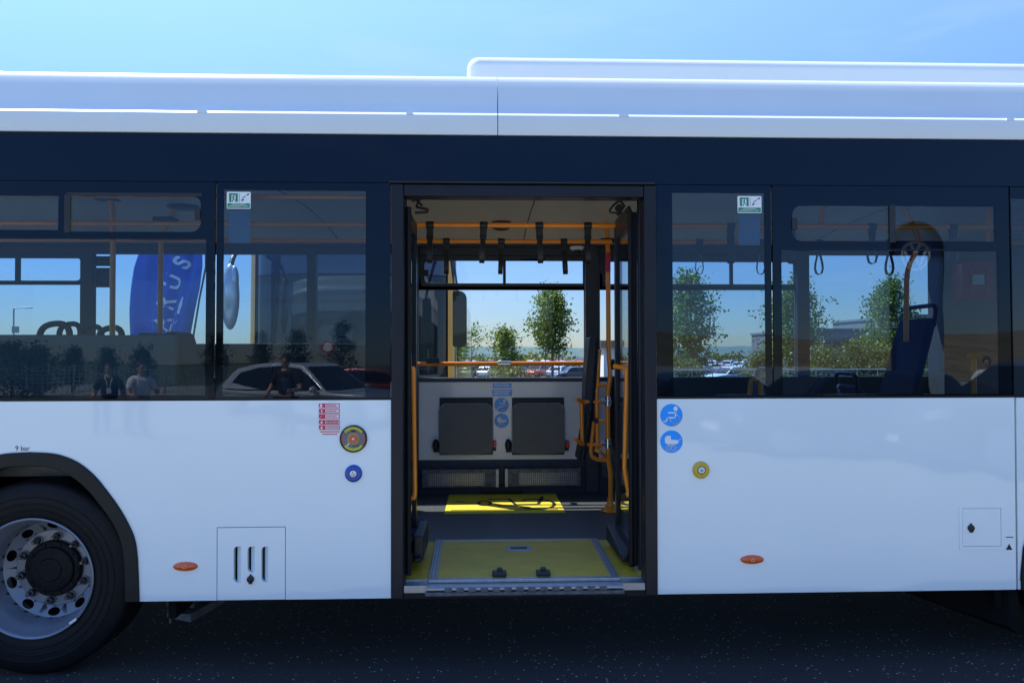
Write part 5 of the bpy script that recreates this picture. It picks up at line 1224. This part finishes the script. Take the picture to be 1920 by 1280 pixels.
for si, (p0, p1, where) in enumerate(((856, 1095, 'through the doorway'), (1262, 1500, 'right of the door'))):
    for ri, y in enumerate((86, 104, 122, 146)):
        sp = 2.75; n = int((X(p1, y)-X(p0, y))/sp); k = 0
        for i in range(n):
            if rnd.random() < .06: continue
            kind = rnd.choice(['suv', 'hatch', 'hatch', 'sedan']); pn = rnd.choice(['white', 'silver', 'white', 'grey', 'silver', 'blue', 'red', 'silver', 'silver'])
            x = X(p0, y)+sp*(i+.5); rz = R_(rnd.choice((62, 58, 65, -120, 60)))+rnd.uniform(-.04, .04)
            place_car(kind, pn, (x, y+rnd.uniform(-.4, .4), gz(y)), rz, f"tiny {pn} car, {ordn[min(k, 13)]} from left in {['nearest', 'second', 'third', 'farthest'][ri]} distant row, {where}", 'cars in the distant car park'); k += 1
for (px, y, kind, pn, rz, lab) in ((1306, 58, 'hatch', 'silver', 15, 'silver car beyond the guard rail under the leafy tree'), (1372, 52, 'sedan', 'white', 200, 'white car beyond the guard rail left of the dark window post'), (1405, 62, 'suv', 'silver', 30, 'silver tall car half hidden behind the white car by the window post'),
                                   (1748, 46, 'suv', 'grey', 160, 'grey car under the office building at far right'), (1146, 62, 'sedan', 'dark blue', 120, 'dark car glimpsed between the orange pole and the pad'), (1075, 74, 'hatch', 'grey', 190, 'dark grey car nearest behind the right end of the wall handrail'), (905, 88, 'suv', 'black', 75, 'black tall car beside the coach mirror')):
    place_car(kind, pn, at(px, y), R_(rz), lab, 'cars beyond the guard rail')

# ================================================================== BEHIND THE CAMERA (seen in the glass)
def rground(px, d): q = RW(px, 690, d); return Vector((q.x, q.y, GZ))
suv = car_proto('suv', PAINT['silver']); suv.location = rground(585, 17.6); suv.rotation_euler = (0, 0, R_(26)); tag(suv, 'silver tall car parked across from the bus, mirrored in its windows', 'car')
redc = car_proto('hatch', PAINT['red']); redc.location = rground(716, 27); redc.rotation_euler = (0, 0, R_(8)); tag(redc, 'red car behind the silver car across from the bus', 'car')
blk = car_proto('sedan', PAINT['black']); blk.location = rground(1330, 13.5); blk.rotation_euler = (0, 0, R_(-8)); tag(blk, 'black car across from the bus door', 'car')
dbl = car_proto('hatch', PAINT['dark blue']); dbl.location = rground(1560, 11.5); dbl.rotation_euler = (0, 0, R_(174)); tag(dbl, 'dark blue car across from the right windows', 'car')
dgr = car_proto('suv', PAINT['grey']); dgr.location = rground(1960, 10.5); dgr.rotation_euler = (0, 0, R_(178)); tag(dgr, 'dark grey tall car across from the front wheel', 'car')
# bank behind
mb = MB(); n = 80; rows = [(-62, 0), (-75, .35), (-90, .75), (-105, 1.0), (-130, 1.06), (-200, 1.0)]
def bank_h(x):
    u = (x+45)/110
    base = 1.6+4.6*max(0, min(1, (x+18)/22)); return base+.5*math.sin(x*.09)+.25*math.sin(x*.31+1)
gr_ = [[mb.bm.verts.new((-110+220*i/n, y, GZ-.05+f*bank_h(-110+220*i/n))) for i in range(n+1)] for (y, f) in rows]
for j in range(len(rows)-1):
    for i in range(n):
        f = mb.bm.faces.new((gr_[j][i], gr_[j+1][i], gr_[j+1][i+1], gr_[j][i+1])); f.material_index = 1 if -110+220*(i+.5)/n > 8 else 0
tag(mb.build('grass_bank', ['bankgrass', 'drygrass'], smooth=80), kind='structure')
# wire fence
fa, fb = rground(-300, 40), rground(735, 40); fen = thing('mesh_fence', 'pale wire mesh fence at the foot of the grass bank', 'fence', ((fa.x+fb.x)/2, fa.y, GZ))
q = MB(); n = 110
for i in range(n+1): x = fa.x+(fb.x-fa.x)*i/n; q.box(x-.012, x+.012, fa.y-.01, fa.y+.01, GZ, 1.55)
for k in range(9): z = .12+k*.178; q.box(fa.x, fb.x, fa.y+.011, fa.y+.03, z-.012, z+.012)
q.build('fence_mesh', 'galv', fen); q = MB(); 
for i in range(13): x = fa.x+(fb.x-fa.x)*i/12; q.tube([(x, fa.y-.06, GZ), (x, fa.y-.06, 1.65)], .04, 8)
q.build('fence_post', 'galv', fen)
wa, wb = rground(1200, 44), rground(1560, 44); lw = MB(); lw.box(wa.x, wb.x, wa.y-.3, wa.y, GZ, 1.5); tag(lw.build('low_wall', 'conc', bevel=.02), 'long pale low wall at the foot of the dry grass bank', 'wall')
for i, (px, py, d, rx) in enumerate(((22, 640, 40, 1.5), (70, 648, 44, 1.0), (137, 652, 50, .9), (203, 650, 48, .85), (268, 648, 48, .8), (406, 618, 50, 1.0), (490, 612, 52, 1.1), (556, 612, 52, 1.0), (640, 595, 52, 1.6))):
    p = rground(px, d); h_ = RW(px, py, d).z-GZ
    con = i < 2
    mk_tree('conifer' if con else 'columnar_tree', ('dark conifer %s of the grass bank' % ('at the left end' if i == 0 else 'second from the left end')) if con else f"slim dark tree, {ordn[i-2]} from the left in the row before the grass bank", p, rx*(.62 if not con else .9), h_, 230 if not con else 300, .17, 'conif', 60+i, .08 if con else .2, False, 'trees before the grass bank', 'tree', 1.4)
sgn = rground(613, 30); sg = thing('road_sign', 'small round road sign on a post by the fence', 'road sign', sgn); zc = RW(613, 653, 30).z
q = MB(); q.tube([sgn, (sgn.x, sgn.y, zc)], .03, 8); q.build('sign_post', 'galv', sg); q = MB(); q.lathe([(.26, .02), (.26, .03), (0, .03)], (sgn.x, sgn.y, zc), seg=30, caps=(True, False)); q.build('sign_plate', 'sticker', sg); q = MB(); q.lathe([(.26, .031), (.26, .036), (.20, .036), (.20, .031)], (sgn.x, sgn.y, zc), seg=30, caps=(False, False)); q.build('sign_rim', 'red', sg)
# second feather flag (mirrored in the right window)
D2 = 12.0; f2c = RW(1720, 520, D2); f2 = thing('emblem_flag', 'navy arch top flag with a white round emblem across from the bus', 'flag', (f2c.x, f2c.y, GZ))
sc = D2/FPX
outl = []; 
for k in range(21):
    a = R_(180-9*k); outl.append((f2c.x+47*sc*math.cos(a), RW(1720, 475, D2).z+50*sc*math.sin(a)))
bot = GZ+.3
poly = [(outl[-1][0], bot)]+outl[::-1]+[(outl[0][0], bot)]
q = MB(); q.plate(poly, f2c.y-.004, f2c.y+.004); q.build('flag_cloth', 'navycloth', f2)
q = MB(); q.tube([(x, f2c.y, z) for x, z in [(outl[0][0], GZ)]+outl+[(outl[-1][0], bot)]], .035, 10); q.build('flag_sleeve', 'hub', f2)
q = MB(); ec = RW(1718, 489, D2); er = 26*sc
def eline(pts, wd):
    for a, b in zip(pts, pts[1:]):
        a = Vector(a); b = Vector(b); d = (b-a).normalized(); nn = Vector((-d.y, d.x))*wd/2
        q.plate([tuple(a-nn), tuple(b-nn), tuple(b+nn), tuple(a+nn)], f2c.y+.005, f2c.y+.012)
eline([(ec.x+er*math.cos(R_(a)), ec.z+er*math.sin(R_(a))) for a in range(0, 361, 10)], er*.13)
P2 = lambda u, v: (ec.x+u*er, ec.z+v*er)
eline([P2(-.36, .88), P2(0, .10), P2(.36, .88)], er*.17); eline([P2(-.82, .45), P2(-.34, -.82), P2(0, -.08), P2(.34, -.82), P2(.82, .45)], er*.17)
q.build('flag_emblem', 'flagwhite', f2, smooth=0)

# people (mirrored in the windows)
def skin_mesh(name, chains, mats, sub=2):
    vs = []; es = []; rad = []
    key = {}
    for ch in chains:
        prev = None
        for (p, r) in ch:
            k = tuple(round(c_, 4) for c_ in p)
            if k not in key: key[k] = len(vs); vs.append(p); rad.append(r)
            i = key[k]
            if prev is not None and prev != i: es.append((prev, i))
            prev = i
    me = bpy.data.meshes.new(name); me.from_pydata(vs, es, []); o = bpy.data.objects.new(name, me); COL.objects.link(o)
    m = o.modifiers.new('skin', 'SKIN'); m.use_smooth_shade = True
    for i, sv in enumerate(me.skin_vertices[0].data): sv.radius = rad[i] if isinstance(rad[i], tuple) else (rad[i], rad[i]); sv.use_root = (i == 0)
    s_ = o.modifiers.new('sub', 'SUBSURF'); s_.levels = sub; s_.render_levels = sub
    dg = bpy.context.evaluated_depsgraph_get(); dg.update(); me2 = bpy.data.meshes.new_from_object(o.evaluated_get(dg)); bpy.data.objects.remove(o)
    me2.name = name; me2.materials.clear(); me2.materials.append(M[mats]); me2.shade_smooth()
    return bpy.data.objects.new(name, me2)
def person(loc, rz, label, shirt, H=1.74, pose='stand', lanyard=False):
    t = thing('person', label, 'person', loc, rz); k = H/1.74
    V = lambda x, y, z: (x*k, y*k, z*k)
    pel = (V(0, 0, .95), (.15*k, .11*k)); arms = []
    hipL, hipR = V(.09, 0, .90), V(-.09, 0, .90)
    legs = [[pel, (hipL, .09*k), (V(.11, .02, .50), .062*k), (V(.11, -.02, .09), .042*k), (V(.11, .13, .035), .035*k)], [pel, (hipR, .09*k), (V(-.11, .03, .50), .062*k), (V(-.12, -.01, .09), .042*k), (V(-.12, .14, .035), .035*k)]]
    torso = [pel, (V(0, -.01, 1.12), (.145*k, .10*k)), (V(0, -.01, 1.32), (.165*k, .11*k)), (V(0, -.01, 1.43), (.10*k, .07*k))]
    neck = [torso[-1], (V(0, 0, 1.50), .052*k), (V(0, .02, 1.58), (.066*k, .078*k)), (V(0, .02, 1.67), (.072*k, .088*k)), (V(0, .015, 1.72), (.05*k, .06*k))]
    if pose == 'reach': hands = [V(.26, .34, 1.10), V(-.24, .30, 1.02)]; elb = [V(.30, .06, 1.12), V(-.29, .05, 1.12)]
    else: hands = [V(.27, .10, .86), V(-.26, .22, 1.0)]; elb = [V(.26, -.02, 1.13), V(-.27, -.02, 1.12)]
    sh = [V(.185, -.01, 1.40), V(-.185, -.01, 1.40)]
    for s in (0, 1): arms.append([torso[-1], (sh[s], .062*k), (elb[s], .045*k), (hands[s], .030*k)])
    # fingers: five short chains from each palm
    for s in (0, 1):
        hv = Vector(hands[s]); d = (hv-Vector(elb[s])).normalized(); side = d.cross(Vector((1, 0, 0))).normalized()
        palm = hv+d*.05*k; arms[s].append((tuple(palm), .03*k))
        for fi in range(4):
            o_ = side*(.028-.018*fi)*k; b_ = palm+d*.03*k+o_
            arms.append([(tuple(palm), .03*k), (tuple(b_), .010*k), (tuple(b_+d*(.035+.006*(1.5-abs(fi-1.5)))*k+Vector((0, .006, -.01))*k), .009*k), (tuple(b_+d*(.055+.006*(1.5-abs(fi-1.5)))*k+Vector((0, .012, -.026))*k), .007*k)])
        th = palm+side*.03*k; arms.append([(tuple(palm), .03*k), (tuple(th), .011*k), (tuple(th+side*.02*k+d*.03*k), .009*k)])
    body = skin_mesh('body', legs+[torso]+[neck]+arms, 'skin', 2); COL.objects.link(body)
    bmx = bmesh.new(); bmx.from_mesh(body.data)                     # nose and ears, part of the same mesh
    for (c, r) in ((V(0, .112, 1.60), (.012, .018, .018)), (V(.074, .01, 1.60), (.010, .02, .03)), (V(-.074, .01, 1.60), (.010, .02, .03))):
        g = bmesh.ops.create_uvsphere(bmx, u_segments=10, v_segments=8, radius=1)
        for v in g['verts']: v.co = Vector((c[0]+v.co.x*r[0]*k, c[1]+v.co.y*r[1]*k, c[2]+v.co.z*r[2]*k))
    bmx.to_mesh(body.data); bmx.free(); body.data.shade_smooth(); local(body, t)
    e = 1.13
    up = lambda c: [(p, tuple(q_*e for q_ in r) if isinstance(r, tuple) else r*e+.008) for (p, r) in c]
    mid = lambda a, b, f: tuple(Vector(a).lerp(Vector(b), f))
    sl = [[torso[-1], (sh[s], .062*k), (mid(sh[s], elb[s], .75), .056*k)] for s in (0, 1)]
    so_ = skin_mesh('shirt', [up(torso)]+[up(c) for c in sl], shirt, 2); COL.objects.link(so_); local(so_, t)
    pl = [[pel]+[l[1], l[2], (l[3][0], .055*k)] for l in legs]
    po = skin_mesh('trousers', [up(c) for c in pl], 'jeans', 2); COL.objects.link(po); local(po, t)
    q = MB(); q.ell(V(0, -.005, 1.665), (.083*k, .098*k, .085*k)); q.bm.verts.ensure_lookup_table()
    for v in q.bm.verts:
        if v.co.y > .055*k and v.co.z < 1.69*k: v.co.y = .055*k
    local(q.build('hair', 'hair', smooth=80), t)
    q = MB()
    for s in (-1, 1): q.ell(V(s*.028, .100, 1.625), (.011*k, .006*k, .006*k))
    q.box(-.022*k, .022*k, .098*k, .104*k, 1.552*k, 1.558*k); local(q.build('eyes_and_mouth', 'hub'), t)
    q = MB()
    for l in (V(.11, .06, .04), V(-.12, .07, .04)): q.ell(l, (.05*k, .14*k, .045*k))
    for v in q.bm.verts: v.co.z = max(v.co.z, 0)
    local(q.build('shoes', 'black'), t)
    if lanyard:
        q = MB(); q.tube([V(-.08, .07, 1.46), V(-.03, .125, 1.30), V(0, .14, 1.15), V(.03, .125, 1.30), V(.08, .07, 1.46)], .008, 6); q.box(-.04, .04, .135, .142, 1.05, 1.15); local(q.build('lanyard', 'sticker'), t)
    return t
def pp(px, d): return rground(px, d)
person(pp(203, 14.2), R_(-20), 'person in a black shirt with a white lanyard standing across from the bus', 'shirtb', 1.62, 'stand', True)
person(pp(265, 14.0), R_(-50), 'person in a white shirt reaching forward across from the bus', 'shirtw', 1.66, 'reach')
person(pp(536, 14.5), R_(10), 'person in dark clothes standing before the silver car', 'shirtb', 1.75, 'reach')
person(pp(1850, 13.5), R_(30), 'person in a white shirt across from the right windows', 'shirtw', 1.70, 'reach')
